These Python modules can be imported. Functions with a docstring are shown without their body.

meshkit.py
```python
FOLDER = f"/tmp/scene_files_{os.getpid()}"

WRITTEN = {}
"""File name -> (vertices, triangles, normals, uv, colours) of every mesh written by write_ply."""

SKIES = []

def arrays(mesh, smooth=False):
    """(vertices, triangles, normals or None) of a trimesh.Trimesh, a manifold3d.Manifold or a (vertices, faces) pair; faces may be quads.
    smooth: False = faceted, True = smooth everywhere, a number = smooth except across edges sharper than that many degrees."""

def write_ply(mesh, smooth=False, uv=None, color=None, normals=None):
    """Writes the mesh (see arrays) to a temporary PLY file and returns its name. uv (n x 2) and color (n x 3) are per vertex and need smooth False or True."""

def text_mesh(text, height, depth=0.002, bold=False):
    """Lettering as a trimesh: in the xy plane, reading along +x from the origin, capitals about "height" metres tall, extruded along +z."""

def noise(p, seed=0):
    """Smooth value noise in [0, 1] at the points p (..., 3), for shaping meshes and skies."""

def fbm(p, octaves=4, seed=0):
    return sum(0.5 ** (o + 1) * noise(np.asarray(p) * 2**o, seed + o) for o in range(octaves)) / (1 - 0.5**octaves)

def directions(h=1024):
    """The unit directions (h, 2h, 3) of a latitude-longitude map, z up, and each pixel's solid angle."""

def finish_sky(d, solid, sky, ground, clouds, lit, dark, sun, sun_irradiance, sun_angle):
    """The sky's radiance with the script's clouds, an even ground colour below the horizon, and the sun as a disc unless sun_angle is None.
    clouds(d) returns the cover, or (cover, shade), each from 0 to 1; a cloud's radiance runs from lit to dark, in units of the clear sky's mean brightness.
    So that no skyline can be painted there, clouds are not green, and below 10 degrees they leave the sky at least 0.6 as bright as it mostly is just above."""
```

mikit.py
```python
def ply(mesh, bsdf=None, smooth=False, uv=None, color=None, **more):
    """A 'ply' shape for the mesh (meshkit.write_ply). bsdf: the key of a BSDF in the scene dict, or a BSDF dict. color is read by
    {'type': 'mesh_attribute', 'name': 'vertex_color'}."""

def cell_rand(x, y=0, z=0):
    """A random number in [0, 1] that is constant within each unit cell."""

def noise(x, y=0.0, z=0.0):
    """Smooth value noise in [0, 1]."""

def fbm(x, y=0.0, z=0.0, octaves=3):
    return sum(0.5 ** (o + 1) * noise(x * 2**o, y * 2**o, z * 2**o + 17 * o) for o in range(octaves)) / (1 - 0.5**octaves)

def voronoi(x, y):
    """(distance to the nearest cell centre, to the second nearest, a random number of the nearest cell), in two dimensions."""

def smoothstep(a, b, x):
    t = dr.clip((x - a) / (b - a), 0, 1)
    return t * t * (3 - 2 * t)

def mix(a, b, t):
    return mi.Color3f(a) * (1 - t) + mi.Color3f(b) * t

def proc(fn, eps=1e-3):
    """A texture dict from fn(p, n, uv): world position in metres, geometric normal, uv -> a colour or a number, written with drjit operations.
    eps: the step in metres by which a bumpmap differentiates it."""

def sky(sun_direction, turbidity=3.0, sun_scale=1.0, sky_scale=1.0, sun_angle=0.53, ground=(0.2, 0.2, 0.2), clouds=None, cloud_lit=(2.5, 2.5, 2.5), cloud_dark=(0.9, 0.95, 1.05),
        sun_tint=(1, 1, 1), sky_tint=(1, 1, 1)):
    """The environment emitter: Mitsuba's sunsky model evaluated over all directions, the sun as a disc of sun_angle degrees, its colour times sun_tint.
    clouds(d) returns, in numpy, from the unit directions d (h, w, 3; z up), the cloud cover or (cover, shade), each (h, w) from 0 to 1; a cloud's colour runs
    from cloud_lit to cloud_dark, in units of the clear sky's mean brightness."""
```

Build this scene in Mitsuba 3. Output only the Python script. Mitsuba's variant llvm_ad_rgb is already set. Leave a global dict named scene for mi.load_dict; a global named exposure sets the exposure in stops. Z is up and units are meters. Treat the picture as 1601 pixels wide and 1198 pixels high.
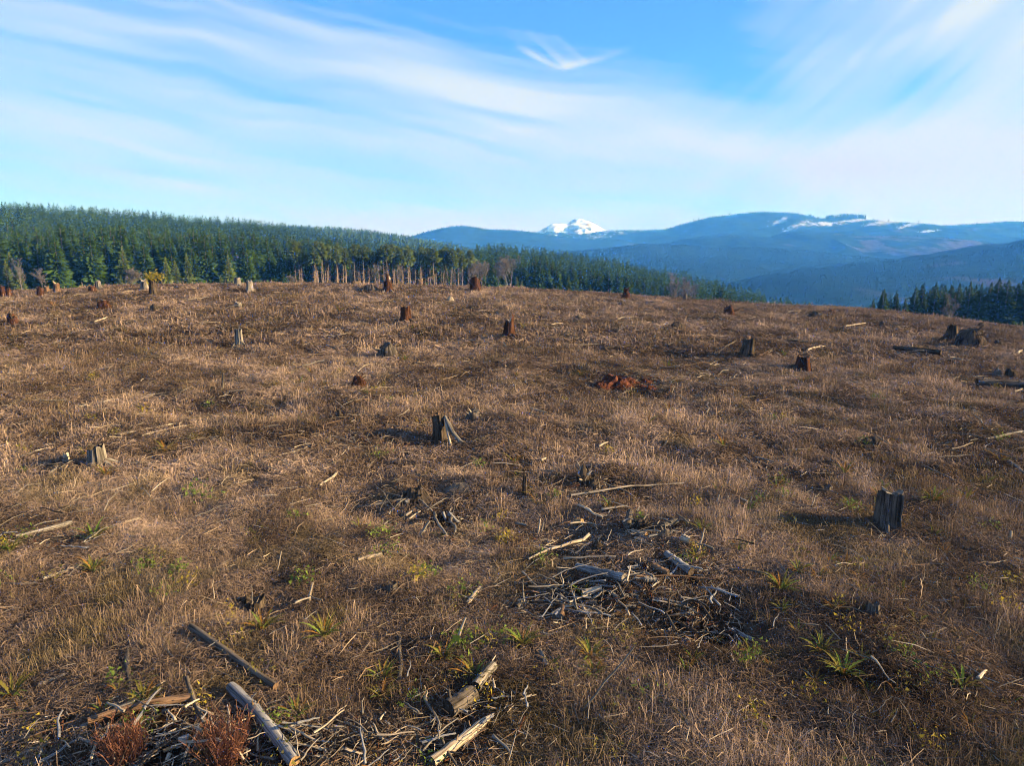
import math, random
import numpy as np, trimesh
import mitsuba as mi, drjit as dr
import mikit, meshkit
from scipy.interpolate import RBFInterpolator

random.seed(7)
RNG = np.random.default_rng(11)
scene, labels = {}, {}
T = mi.ScalarTransform4f

# ------------------------------------------------------------------ camera, sky, haze, exposure
FOV, PITCH, EYE = 72.0, 11.35, np.array([0.0, 0.0, 8.0])
FPX = 800.5 / math.tan(math.radians(FOV / 2))          # focal length in the photograph's pixels (1601 wide)
cp, sp = math.cos(math.radians(PITCH)), math.sin(math.radians(PITCH))
scene['camera'] = {'type': 'perspective', 'fov': FOV, 'fov_axis': 'x', 'near_clip': 0.3, 'far_clip': 20000.0,
                   'to_world': T().look_at(origin=EYE.tolist(), target=[0, 10 * cp, 8 - 10 * sp], up=[0, 0, 1]),
                   'medium': {'type': 'ref', 'id': 'air'}}
exposure = 3.95
SUN_AZ, SUN_EL = 95.0, 17.0                              # degrees right of the view, above the horizon
SUN = [math.cos(math.radians(SUN_EL)) * math.sin(math.radians(SUN_AZ)), math.cos(math.radians(SUN_EL)) * math.cos(math.radians(SUN_AZ)), math.sin(math.radians(SUN_EL))]


def ray(u, v):
    """unit direction through a photograph pixel (surveying aid: turns where a thing is seen into where it stands)"""
    a, b = (np.asarray(u, float) - 800.5) / FPX, (np.asarray(v, float) - 599) / FPX
    d = np.stack([a + 0 * b, cp - b * sp + 0 * a, -sp - b * cp + 0 * a], -1)
    return d / np.linalg.norm(d, axis=-1, keepdims=True)


def azel(u, v):
    d = ray(u, v)
    return np.degrees(np.arctan2(d[..., 0], d[..., 1])), np.degrees(np.arcsin(d[..., 2]))


def sstep(a, b, x):
    t = np.clip((x - a) / (b - a), 0, 1)
    return t * t * (3 - 2 * t)


def cloud_field(d):
    az = np.degrees(np.arctan2(d[..., 0], d[..., 1]))
    e = np.maximum(np.degrees(np.arcsin(np.clip(d[..., 2], -1, 1))), 0)
    P = lambda x, y, s=0: np.stack([x, y, np.full_like(x, s * 7.3)], -1)
    G = lambda a0, e0, sa, se, rot=0: np.exp(-(((az - a0) * math.cos(rot) + (e - e0) * math.sin(rot)) / sa) ** 2 - ((-(az - a0) * math.sin(rot) + (e - e0) * math.cos(rot)) / se) ** 2)
    wob = meshkit.fbm(P(az / 11, e / 8, 1), 3, 5) - .5
    # thin cirrus in long bands that sink to the right on the left side and fan upwards on the right
    r = 1 / (1 + np.exp(-(az - 17) / 3.5))
    s1 = e + .15 * (az + 20) + 3.2 * wob
    s2 = e - .85 * (az - 22) + 3.0 * wob
    band = lambda a, b, k, o: (meshkit.fbm(P(az / a, s1 / b, k), o, 3) * (1 - r) + meshkit.fbm(P((az + .8 * e) / a, s2 / (1.9 * b), k + .5), o, 4) * r) - .5
    wide, mid, fine = band(30, 3.4, 2, 3), band(16, 1.1, 3, 3), band(6, .42, 4, 3)
    cov = .39 + .42 * np.exp(-(e / 4.5) ** 2) + .80 * wide + .66 * mid + .55 * fine
    wz = az + 9 * wob
    cov += .34 * np.exp(-((e - (9.3 - .16 * (wz - 4))) / 2.6) ** 2) * sstep(-20, 0, az) * sstep(70, 30, az)      # the broad white band
    cov += .26 * np.exp(-((e - (6.4 - .05 * az)) / 2.0) ** 2) + .14 * np.exp(-((e - (13.6 - .20 * (az + 14))) / 1.3) ** 2) * sstep(-34, -20, az) * sstep(8, -4, az)
    cov += .50 * sstep(13, 31, wz + .6 * (e - 8)) * sstep(95, 45, az)
    cov -= .16 * G(-24, 18.5, 16, 4.5) + (.62 * G(9, 17.6, 15, 4.6, -.12) + .30 * G(-4, 17.8, 14, 2.2) + .36 * G(17, 11.6, 7.5, 2.6, -.55) + .52 * G(28.6, 10.0, 3.0, 2.0, .3) + .22 * G(24, 15, 4, 5, .9)) * (1 + .8 * mid)
    cov -= .14 * np.exp(-((e - 3.0) / .7) ** 2) * sstep(14, -10, az)
    # the small feather: fibres hanging over a bright lower edge that bends up at both ends
    (a0, e0), (ar, er), (al, el_) = azel(880, 107), azel(1006, 70), azel(800, 70)
    fx = az - a0
    edge = e0 + np.where(fx > 0, (er - e0) * (np.abs(fx) / (ar - a0)) ** 1.15, (el_ - e0) * (np.abs(fx) / (a0 - al)) ** 1.2) + .25 * mid
    fe = e - edge
    span = sstep(al - a0 - 1.0, -.6, fx) * sstep(ar - a0 + .8, .3, fx)
    fib = meshkit.fbm(P((az + 1.3 * e) / .55, (e - .5 * az) / 4.0, 6), 4, 2)
    cov += sstep(-.12, .22, fe) * np.exp(-np.maximum(fe, 0) / 1.15) * span * sstep(.25, .72, fib) * 1.05 * sstep(3.4, -.5, fx)
    cov += .62 * np.exp(-(np.where(fe < 0, fe / .12, fe / .32)) ** 2) * span * (.55 + .6 * fib)
    # a wisp near the right top, a short straight contrail
    for (p0, p1, w, k) in ((azel(1340, 96), azel(1530, 4), .55, .34), (azel(1420, 170), azel(1600, 40), .9, .22), (azel(1368, 208), azel(1404, 236), .085, .55), (azel(700, 205), azel(775, 216), .28, .22)):
        t = ((az - p0[0]) * (p1[0] - p0[0]) + (e - p0[1]) * (p1[1] - p0[1])) / ((p1[0] - p0[0]) ** 2 + (p1[1] - p0[1]) ** 2)
        tc = np.clip(t, 0, 1)
        dd = (az - p0[0] - tc * (p1[0] - p0[0])) ** 2 + (e - p0[1] - tc * (p1[1] - p0[1])) ** 2
        cov += k * np.exp(-dd / w ** 2) * (1 + (1.6 * fine if w > .2 else 0)) * (.5 + .5 * tc if w > .2 else 1)
    cov = np.clip(cov, .02, 1)
    cov = .95 * cov ** 1.1
    shade = .95 * np.exp(-(e / 6.5) ** 1.6)
    for (u, v, sa, se, k) in ((195, 265, 2.2, .20, .6), (812, 318, 1.3, .15, .5), (1330, 262, 4.5, .8, .25), (1190, 295, 4.5, .6, .2)):
        a0, e0 = azel(u, v)
        shade = shade + k * G(a0, e0, sa, se, -.05)
        cov = np.maximum(cov, k * G(a0, e0, sa, se, -.05))
    return cov, shade


def clouds(d):
    """half the map's resolution is enough for the soft sky; the low sky ahead, with its fine fibres, takes all of it"""
    from scipy.ndimage import zoom
    h, w = d.shape[:2]
    out = [zoom(a, (h / a.shape[0], w / a.shape[1]), order=1) for a in cloud_field(d[1::2, 1::2])]
    r0, c0, c1 = int(h * .70), int(w * (.25 - .125)), int(w * (.25 + .125))
    for o, f in zip(out, cloud_field(d[r0:, c0:c1])):
        o[r0:, c0:c1] = f
    return out[0], out[1]


scene['sky'] = mikit.sky(SUN, turbidity=3.0, clouds=clouds, cloud_lit=(1.80, 1.98, 2.08), cloud_dark=(1.66, 1.50, 2.2), sky_tint=(.17, .385, .67), ground=(.09, .075, .06), sun_tint=(1.06, 1.07, 1.12))
# blue air: what scatters more blue than red (one closed box round the whole place, the sky outside)
scene['air'] = {'type': 'homogeneous', 'albedo': {'type': 'rgb', 'value': [.46, .85, 1.0]},
                'sigma_t': {'type': 'rgb', 'value': [.28e-4, .85e-4, 3.2e-4]}, 'phase': {'type': 'isotropic'}}
scene['air_boundary'] = {'type': 'null'}
HAZE_TOP, HAZE_BOTTOM = 250.0, -96.0
scene['haze'] = {'type': 'cube', 'to_world': T().translate([0, 1750, (HAZE_TOP + HAZE_BOTTOM) / 2]).scale([4200, 3000, (HAZE_TOP - HAZE_BOTTOM) / 2]),
                 'bsdf': {'type': 'ref', 'id': 'air_boundary'}, 'interior': {'type': 'ref', 'id': 'air'}}
labels['haze'] = {'label': 'thin blue air between the field and the far hills', 'category': 'haze', 'kind': 'stuff'}


# ------------------------------------------------------------------ names and entries
def free(key):
    if key not in scene and key not in labels and not any(k.startswith(key + '__') for k in ()):
        return key
    n = 1
    while f'{key}_{n:03d}' in scene or f'{key}_{n:03d}' in labels:
        n += 1
    return f'{key}_{n:03d}'


def thing(name, label, cat, group=None):
    k = free(name)
    labels[k] = {'label': label, 'category': cat}
    if group:
        labels[k]['group'] = group
    return k


PARTS_USED = set()


def part(owner, name, mesh, bsdf='wood', smooth=True, uv=None, label=None, **kw):
    k = f'{owner}__{name}'
    n = 0
    while k in scene:
        n += 1
        k = f'{owner}__{name}_{n:03d}'
    scene[k] = mikit.ply(mesh, bsdf, smooth=smooth, uv=uv, **kw)
    if label:
        labels[k] = {'label': label}
    return k


def structure(name, mesh, bsdf, label=None, smooth=True, **kw):
    k = free(name)
    scene[k] = mikit.ply(mesh, bsdf, smooth=smooth, **kw)
    labels[k] = {'kind': 'structure', 'label': label or name.replace('_', ' ')}
    return k


# ------------------------------------------------------------------ materials
def C(*c):
    return mi.Color3f(*c)


def wood_fn(p, n, uv):
    pal = dr.floor(uv.x)
    a = uv.x - pal
    g = mikit.noise(a * 34 + pal * 7, uv.y * 2.2, pal)
    g2 = mikit.noise(a * 90, uv.y * 6 + 3, pal)
    m = mikit.fbm(p.x * 2.3, p.y * 2.3, p.z * 2.3, 3)
    t = dr.clip(.5 + 1.0 * (g - .5) + .6 * (g2 - .5) + 1.1 * (m - .5), 0, 1)
    lo, hi = mi.Color3f(.050, .047, .046), mi.Color3f(.22, .21, .205)
    table = {1: ((.14, .115, .095), (.43, .385, .335)), 2: ((.020, .011, .008), (.072, .037, .026)), 3: ((.013, .011, .010), (.085, .070, .060)),
             4: ((.05, .032, .023), (.19, .13, .095)), 5: ((.16, .105, .06), (.36, .25, .15)), 6: ((.09, .095, .115), (.24, .25, .285)), 7: ((.13, .10, .08), (.34, .275, .22)),
             8: ((.030, .027, .026), (.125, .112, .105)), 9: ((.032, .014, .010), (.105, .044, .030))}
    for k, (l, h) in table.items():
        s = (pal > k - .5) & (pal < k + .5)
        lo, hi = dr.select(s, mi.Color3f(*l), lo), dr.select(s, mi.Color3f(*h), hi)
    crack = mikit.smoothstep(.70, .80, mikit.noise(a * 60 + 11, uv.y * 1.1, pal + 5))
    return (lo * (1 - t) + hi * t) * (1 - .55 * crack)


scene['wood'] = {'type': 'twosided', 'bsdf': {'type': 'diffuse', 'reflectance': mikit.proc(wood_fn)}}


def leaf_fn(p, n, uv):
    pal = dr.floor(uv.x)
    a = uv.x - pal
    m = mikit.fbm(p.x * .10, p.y * .10, p.z * .02, 3)
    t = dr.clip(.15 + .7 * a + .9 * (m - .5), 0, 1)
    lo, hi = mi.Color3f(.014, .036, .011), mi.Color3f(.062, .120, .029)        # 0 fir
    table = {1: ((.040, .064, .015), (.135, .185, .050)), 2: ((.014, .032, .014), (.050, .088, .030)), 3: ((.042, .046, .015), (.165, .15, .045)),
             4: ((.10, .052, .016), (.24, .13, .04)), 5: ((.055, .024, .018), (.19, .095, .07)), 6: ((.04, .07, .016), (.13, .19, .045)), 7: ((.13, .12, .02), (.33, .27, .045)),
             8: ((.12, .11, .11), (.26, .23, .22)), 9: ((.006, .021, .015), (.016, .038, .026))}
    for k, (l, h) in table.items():
        s = (pal > k - .5) & (pal < k + .5)
        lo, hi = dr.select(s, mi.Color3f(*l), lo), dr.select(s, mi.Color3f(*h), hi)
    return lo * (1 - t) + hi * t


LEAF = mikit.proc(leaf_fn)
scene['foliage'] = {'type': 'twosided', 'bsdf': {'type': 'diffuse', 'reflectance': LEAF}}
scene['thin_leaf'] = {'type': 'principledthin', 'base_color': LEAF, 'roughness': .8, 'diff_trans': .6, 'spec_trans': 0.0}


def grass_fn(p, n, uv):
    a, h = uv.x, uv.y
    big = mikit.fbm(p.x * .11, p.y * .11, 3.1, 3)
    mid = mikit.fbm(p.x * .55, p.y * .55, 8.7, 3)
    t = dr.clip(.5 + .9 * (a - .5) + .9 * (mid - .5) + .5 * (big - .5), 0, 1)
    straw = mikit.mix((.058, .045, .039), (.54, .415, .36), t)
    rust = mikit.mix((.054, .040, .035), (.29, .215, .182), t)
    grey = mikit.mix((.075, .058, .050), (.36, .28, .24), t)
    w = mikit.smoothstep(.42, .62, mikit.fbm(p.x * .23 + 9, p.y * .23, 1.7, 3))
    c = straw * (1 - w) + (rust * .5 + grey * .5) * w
    dk = mikit.smoothstep(.50, .64, mikit.fbm(p.x * .62 + 31, p.y * .62, 6.2, 3))  # dark dead weeds, plus shadow gaps between clumps painted into the colour
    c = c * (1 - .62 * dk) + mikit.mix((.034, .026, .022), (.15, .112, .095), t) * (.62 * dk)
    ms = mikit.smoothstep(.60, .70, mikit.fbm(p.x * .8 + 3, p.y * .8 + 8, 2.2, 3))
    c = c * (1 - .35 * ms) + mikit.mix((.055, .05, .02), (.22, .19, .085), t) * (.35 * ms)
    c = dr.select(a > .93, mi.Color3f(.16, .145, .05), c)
    return c * (.5 + .5 * h)  # dead thatch is darker at the base; shade between blades painted in too


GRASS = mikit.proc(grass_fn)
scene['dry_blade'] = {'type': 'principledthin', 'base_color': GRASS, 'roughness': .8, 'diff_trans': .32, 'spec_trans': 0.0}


def soil_fn(p, n, uv):
    big = mikit.fbm(p.x * .12, p.y * .12, 2.0, 3)
    mid = mikit.fbm(p.x * .9, p.y * .9, 5.0, 4)
    fine = mikit.fbm(p.x * 7, p.y * 7, 1.0, 3)
    t = mikit.smoothstep(.36, .66, mid * .6 + fine * .4)
    field = mikit.mix((.014, .010, .008), (.075, .053, .038), t) * (.8 + .4 * big)
    wood = mikit.mix((.018, .020, .011), (.045, .040, .022), mikit.fbm(p.x * .05, p.y * .05, 2.0, 3))
    far = mikit.smoothstep(96., 135., p.y)
    valley = mikit.mix((.030, .036, .026), (.13, .105, .095), mikit.smoothstep(.40, .62, mikit.fbm(p.x * .006, p.y * .006, 4.0, 4)))
    vf = mikit.smoothstep(500., 900., p.y)
    c = field * (1 - far) + wood * far
    return c * (1 - vf) + valley * vf


scene['soil'] = {'type': 'diffuse', 'reflectance': mikit.proc(soil_fn)}


def hill_fn(p, n, uv):
    """uv.x: 0 wooded, up to 1 snow; uv.y: how much bare deciduous wood"""
    m = mikit.fbm(p.x * .011, p.y * .011, p.z * .02, 4)
    f = mikit.fbm(p.x * .10, p.y * .10, p.z * .10, 3)
    c = mikit.mix((.006, .020, .015), (.013, .031, .022), f)
    brown = mikit.mix((.024, .026, .022), (.060, .052, .044), f)
    b = mikit.smoothstep(.45, .60, m + .55 * uv.y - .28)
    c = c * (1 - b) + brown * b
    s = mikit.smoothstep(.40, .62, uv.x + 1.5 * (f - .5) + .7 * (m - .5)) * mikit.smoothstep(.1, .25, uv.x)
    return c * (1 - s) + mi.Color3f(.33, .35, .39) * s


scene['hillside'] = {'type': 'diffuse', 'reflectance': mikit.proc(hill_fn)}


def snow_fn(p, n, uv):
    f = mikit.fbm(p.x * .018 + .010 * p.z, p.y * .01, p.z * .016, 4)
    g = mikit.fbm(p.x * .05, p.y * .03, p.z * .05, 3)
    rock = mikit.smoothstep(.50, .62, f * .6 + g * .4 + .10 * (1 - n.z) - .08 * mikit.smoothstep(40., 190., p.z))
    return mikit.mix((.66, .68, .71), (.20, .20, .22), rock)


scene['snow'] = {'type': 'diffuse', 'reflectance': mikit.proc(snow_fn)}
# ------------------------------------------------------------------ the lie of the land
CREST_X = np.array([-90, -58, -50, -43, -29, -15, 0, 14.5, 29, 37, 43.6, 58, 80, 110])
CREST_Z = np.array([1.6, 2.35, 2.75, 3.05, 3.25, 3.2, 2.8, 1.85, .85, .62, .12, -1.6, -3.6, -6.0])
FAR = np.array([(-600, 500, 23), (-600, 1000, 19), (-420, 460, 20), (-500, 220, 3), (-300, 200, -3), (-330, 460, 16.5), (-262, 480, 11.5), (-200, 520, 7), (-254, 720, 10), (-228, 1000, 18), (-160, 1000, 9), (-91, 1000, -2), (-60, 600, -10), (-40, 1000, -14),
                (0, 600, -13), (54, 600, -17), (100, 550, -25), (130, 480, -31), (148, 420, -37), (-150, 200, -4), (-75, 190, -4.4), (-20, 205, -5), (0, 230, -8), (-110, 150, -2.5), (-40, 150, -1.5), (0, 150, -2.5),
                (40, 160, -7), (30, 250, -12), (60, 250, -18), (90, 240, -23), (110, 310, -31), (100, 170, -15), (125, 160, -14.5), (85, 165, -14.5), (160, 150, -14), (200, 300, -50), (210, 700, -74), (0, 1300, -66), (300, 1200, -76),
                (500, 600, -72), (420, 300, -50), (-300, 1450, -20), (-80, 1400, -45), (200, 420, -52), (150, 800, -66), (60, 900, -48)], float)
far_fit = RBFInterpolator(FAR[:, :2], FAR[:, 2], kernel='linear', smoothing=2.0)
_gx, _gy = np.arange(-760, 761, 10.0), np.arange(60, 1601, 10.0)
_GX, _GY = np.meshgrid(_gx, _gy, indexing='ij')
_FZ = far_fit(np.stack([_GX.ravel(), _GY.ravel()], 1)).reshape(_GX.shape)
from scipy.ndimage import gaussian_filter, map_coordinates
_FZ = gaussian_filter(_FZ, 2.0)


def far_z(x, y):
    z = map_coordinates(_FZ, [np.clip((x + 760) / 10, 0, 152), np.clip((y - 60) / 10, 0, 154)], order=1, mode='nearest')
    out = np.maximum(sstep(1100, 1600, y), sstep(500, 760, np.abs(x)))
    out = np.where(x < 0, np.maximum(sstep(1150, 1600, y), sstep(620, 760, -x)), out)
    z = z + 2.0 * (meshkit.fbm(np.stack([x / 45, y / 45, 0 * x], -1), 3, 8) - .5)
    return z * (1 - out) - 76.0 * out


FEATURES = []                                             # (x, y, long half axis, short half axis, turn, height): mounds and hollows in the clearing


def field_z(x, y, extra=True):
    s = np.clip((y - 8) / 70, 0, 1)
    s = s * (1 + .12 * np.sin(math.pi * s)) 
    zc = np.interp(x, CREST_X, CREST_Z)
    d = np.maximum(y - 77, 0)
    z = zc * s - np.where(d < 8, .007 * d * d, .448 + .112 * (d - 8))
    p = np.stack([x, y, 0 * x], -1)
    rough = .62 * (meshkit.fbm(p / 8.5, 3, 1) - .5) + .30 * (meshkit.noise(p / 2.4, 2) - .5) + .12 * (meshkit.noise(p / .8, 3) - .5)
    z = z + rough * sstep(-10, 14, y) * (1 - .45 * sstep(40, 75, y))
    if extra:
        for (fx, fy, a, b, t, h) in FEATURES:
            c, s_ = math.cos(t), math.sin(t)
            dx, dy = x - fx, y - fy
            z = z + h * np.exp(-((c * dx + s_ * dy) / a) ** 2 - ((-s_ * dx + c * dy) / b) ** 2)
    return z


def ground_z(x, y, extra=True):
    x, y = np.broadcast_arrays(np.asarray(x, float), np.asarray(y, float))
    if x.ndim == 0:
        return float(ground_z(x[None], y[None], extra)[0])
    w = sstep(95, 150, y)
    w = np.maximum(w, sstep(95, 150, np.abs(x)))
    return field_z(x, y, extra) * (1 - w) + far_z(x, np.maximum(y, 60)) * w


EYE[2] = 8.0


def at(u, v, extra=True):
    """the point of the ground seen at a photograph pixel"""
    d = ray(u, v)
    t = np.concatenate([np.linspace(7, 40, 500), np.linspace(40.2, 130, 700)])
    P = EYE + t[:, None] * d
    under = P[:, 2] < ground_z(P[:, 0], P[:, 1], extra)
    i = int(np.argmax(under)) if under.any() else len(t) - 1
    lo, hi = t[max(i - 1, 0)], t[i]
    for _ in range(14):
        m = (lo + hi) / 2
        q = EYE + m * d
        if q[2] < ground_z(q[0], q[1], extra):
            hi = m
        else:
            lo = m
    q = EYE + hi * d
    q[2] = ground_z(q[0], q[1], extra)
    return q


def px(q):
    """metres per photograph pixel at a point"""
    q = np.asarray(q) - EYE
    return float(q[1] * cp - q[2] * sp) / FPX


for (u, v, a, b, t, h) in ((730, 768, 2.9, .55, .02, .42), (730, 806, 2.8, .75, .02, -.50), (950, 745, 1.6, .7, .1, .30), (600, 690, 2.0, .7, 0, -.28), (905, 835, 1.6, .8, .2, -.20), (960, 930, 2.2, 1.1, .3, .22), (1090, 985, 2.2, .8, -.4, -.3),
                           (665, 880, .8, .5, 0, -.28), (690, 770, .7, .45, 0, -.3), (395, 955, .7, .45, 0, -.3), (560, 455, 3.5, 1.6, .1, .35), (680, 448, 4, 1.5, 0, .3), (1280, 497, 1.8, 1, 0, .5), (1470, 738, .8, .5, 0, .25),
                           (620, 600, 3.5, 1.2, .1, -.35), (250, 1150, 2.2, .9, 0, .2), (560, 1160, 2.2, .9, .1, .18), (1040, 620, 4, 1.0, 0, -.3), (950, 590, 2.6, .9, -.3, .35), (330, 640, 4, 1.2, 0, -.4), (1330, 860, 2.6, .8, .1, -.3), (900, 680, 3, 1, 0, .3)):
    q = at(u, v, False)
    FEATURES.append((q[0], q[1], a, b, t, h))


def graded(lim0, step0, growth, lim1):
    xs = list(np.arange(0, lim0, step0))
    s = step0
    while xs[-1] < lim1:
        s *= growth
        xs.append(xs[-1] + s)
    return np.array(xs)


def grid_mesh(X, Y, Z):
    nx, ny = X.shape
    i, j = np.meshgrid(np.arange(nx - 1), np.arange(ny - 1), indexing='ij')
    a = i * ny + j
    f = np.stack([a, a + ny, a + ny + 1, a + 1], -1).reshape(-1, 4)
    return np.stack([X.ravel(), Y.ravel(), Z.ravel()], 1), f


xr = graded(22, .28, 1.035, 7200)
xs = np.concatenate([-xr[:0:-1], xr])
yr = graded(34, .24, 1.028, 10200)
yb = graded(3, .6, 1.25, 1000)
ys = np.concatenate([-yb[:0:-1] , yr]) + 5.0
GX, GY = np.meshgrid(xs, ys, indexing='ij')
structure('ground', grid_mesh(GX, GY, ground_z(GX, GY)), 'soil', 'brown cleared ground running down to a wooded valley')


# ------------------------------------------------------------------ far hills
def skyline(pts, Y, off=0.0):
    """(x, z) of points seen at photograph pixels, at distance Y"""
    pts = np.array(pts, float)
    d = ray(pts[:, 0], pts[:, 1])
    t = Y / d[:, 1]
    return t * d[:, 0], EYE[2] + t * d[:, 2] - off


HILLS = {}


def hill(name, Y, pts, front, back, label, bsdf='hillside', base=-80.0, rough=.16, seed=0, step=12.0, pw=1.15, off=7.0, tint=None, scale=260.0, bend=0.0):
    X0, Z0 = skyline(pts, Y, off)
    o = np.argsort(X0)
    X0, Z0 = X0[o], Z0[o]
    X = np.arange(X0[0], X0[-1] + step, step)
    tt = np.concatenate([-np.linspace(1, 0, int(front / step) + 1), np.linspace(0, 1, int(back / step / 2) + 2)[1:]])
    prof = gaussian_filter(np.interp(X, X0, Z0), 1.0)

    def zf(x, t):
        p = np.stack([x / scale, t * front / scale + seed * 3.7, 0 * x], -1)
        pr = np.interp(x, X, prof)
        n1 = meshkit.fbm(p, 4, seed) - .5
        ridge = 1 - 2 * np.abs(meshkit.fbm(p * 1.7, 4, seed + 3) - .5)
        s = np.where(t < 0, 1 - np.abs(t) ** pw, 1 - np.abs(t) ** 1.6)
        w = np.clip(np.abs(t) * 5, 0, 1) * np.clip((1 - np.abs(t)) * 3, 0, 1)
        return base + (pr - base) * (s + w * rough * (2.2 * n1 + .9 * (ridge - .72))) - .0 * t

    XX, TT = np.meshgrid(X, tt, indexing='ij')
    sway = bend * meshkit.noise(np.stack([XX / 420, 0 * XX, 0 * XX + seed], -1), 5)
    YY = Y + np.where(TT < 0, TT * front, TT * back) + sway * 0
    ZZ = zf(XX, TT)
    uv = None
    if tint is not None:
        uv = np.stack([a.ravel() for a in tint(XX, YY, ZZ, TT)], 1)
    else:
        uv = np.zeros((XX.size, 2))
    k = structure(name, grid_mesh(XX, YY, ZZ), bsdf, label, uv=uv)
    HILLS[k] = dict(X=X, Y=Y, front=front, back=back, zf=zf, tint=tint)
    return k


def patch_tint(spots, leafy=0.0, leafy_fn=None):
    def f(X, Y, Z, Tt):
        s = np.zeros_like(X)
        for (u, v, a, b, rot, k) in spots:
            # where on the slope: the point of the slope nearest to the line of sight, from the skyline down
            d = ray(u, v)
            cx, cz = d[0] / d[1], d[2] / d[1]
            ex, ez = X / Y - cx, (Z - EYE[2]) / Y - cz
            c, n = math.cos(rot), math.sin(rot)
            s = np.maximum(s, k * np.exp(-((c * ex - n * ez) / (a / FPX)) ** 2 - ((n * ex + c * ez) / (b / FPX)) ** 2))
        l = np.full_like(X, leafy) if leafy_fn is None else leafy_fn(X, Y, Z, Tt)
        return s, l
    return f


hill('hill', 2300, [(380, 372), (430, 357), (445, 352.5), (462, 351), (480, 352), (500, 356), (540, 368)], 500, 400, 'small blue hilltop just above the left forest', seed=31)
hill('hill', 2900, [(560, 380), (620, 374), (665, 360), (690, 354), (722, 350), (740, 352), (760, 356), (802, 357), (840, 361), (877, 368), (915, 371), (965, 372), (1010, 378), (1080, 384), (1160, 392)], 900, 700, 'long blue wooded hill left of the snowy mountain', seed=2, rough=.12,
     tint=patch_tint([], .12))
hill('mountain', 3800, [(780, 378), (820, 369), (841, 362), (852, 356.5), (862, 350.5), (867, 349.6), (872, 350.4), (879, 350.2), (885, 351.8), (892, 350.0), (901, 348.9), (908, 348.3), (918, 347.0), (922, 347.4), (931, 351.0), (939, 356), (947, 360.5), (970, 366), (1010, 378)], 700, 700,
     'snow covered mountain with a broken top far behind the blue hills', 'snow', rough=.30, seed=5, step=9.0, off=0.0, scale=120.0, pw=.9)
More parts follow.
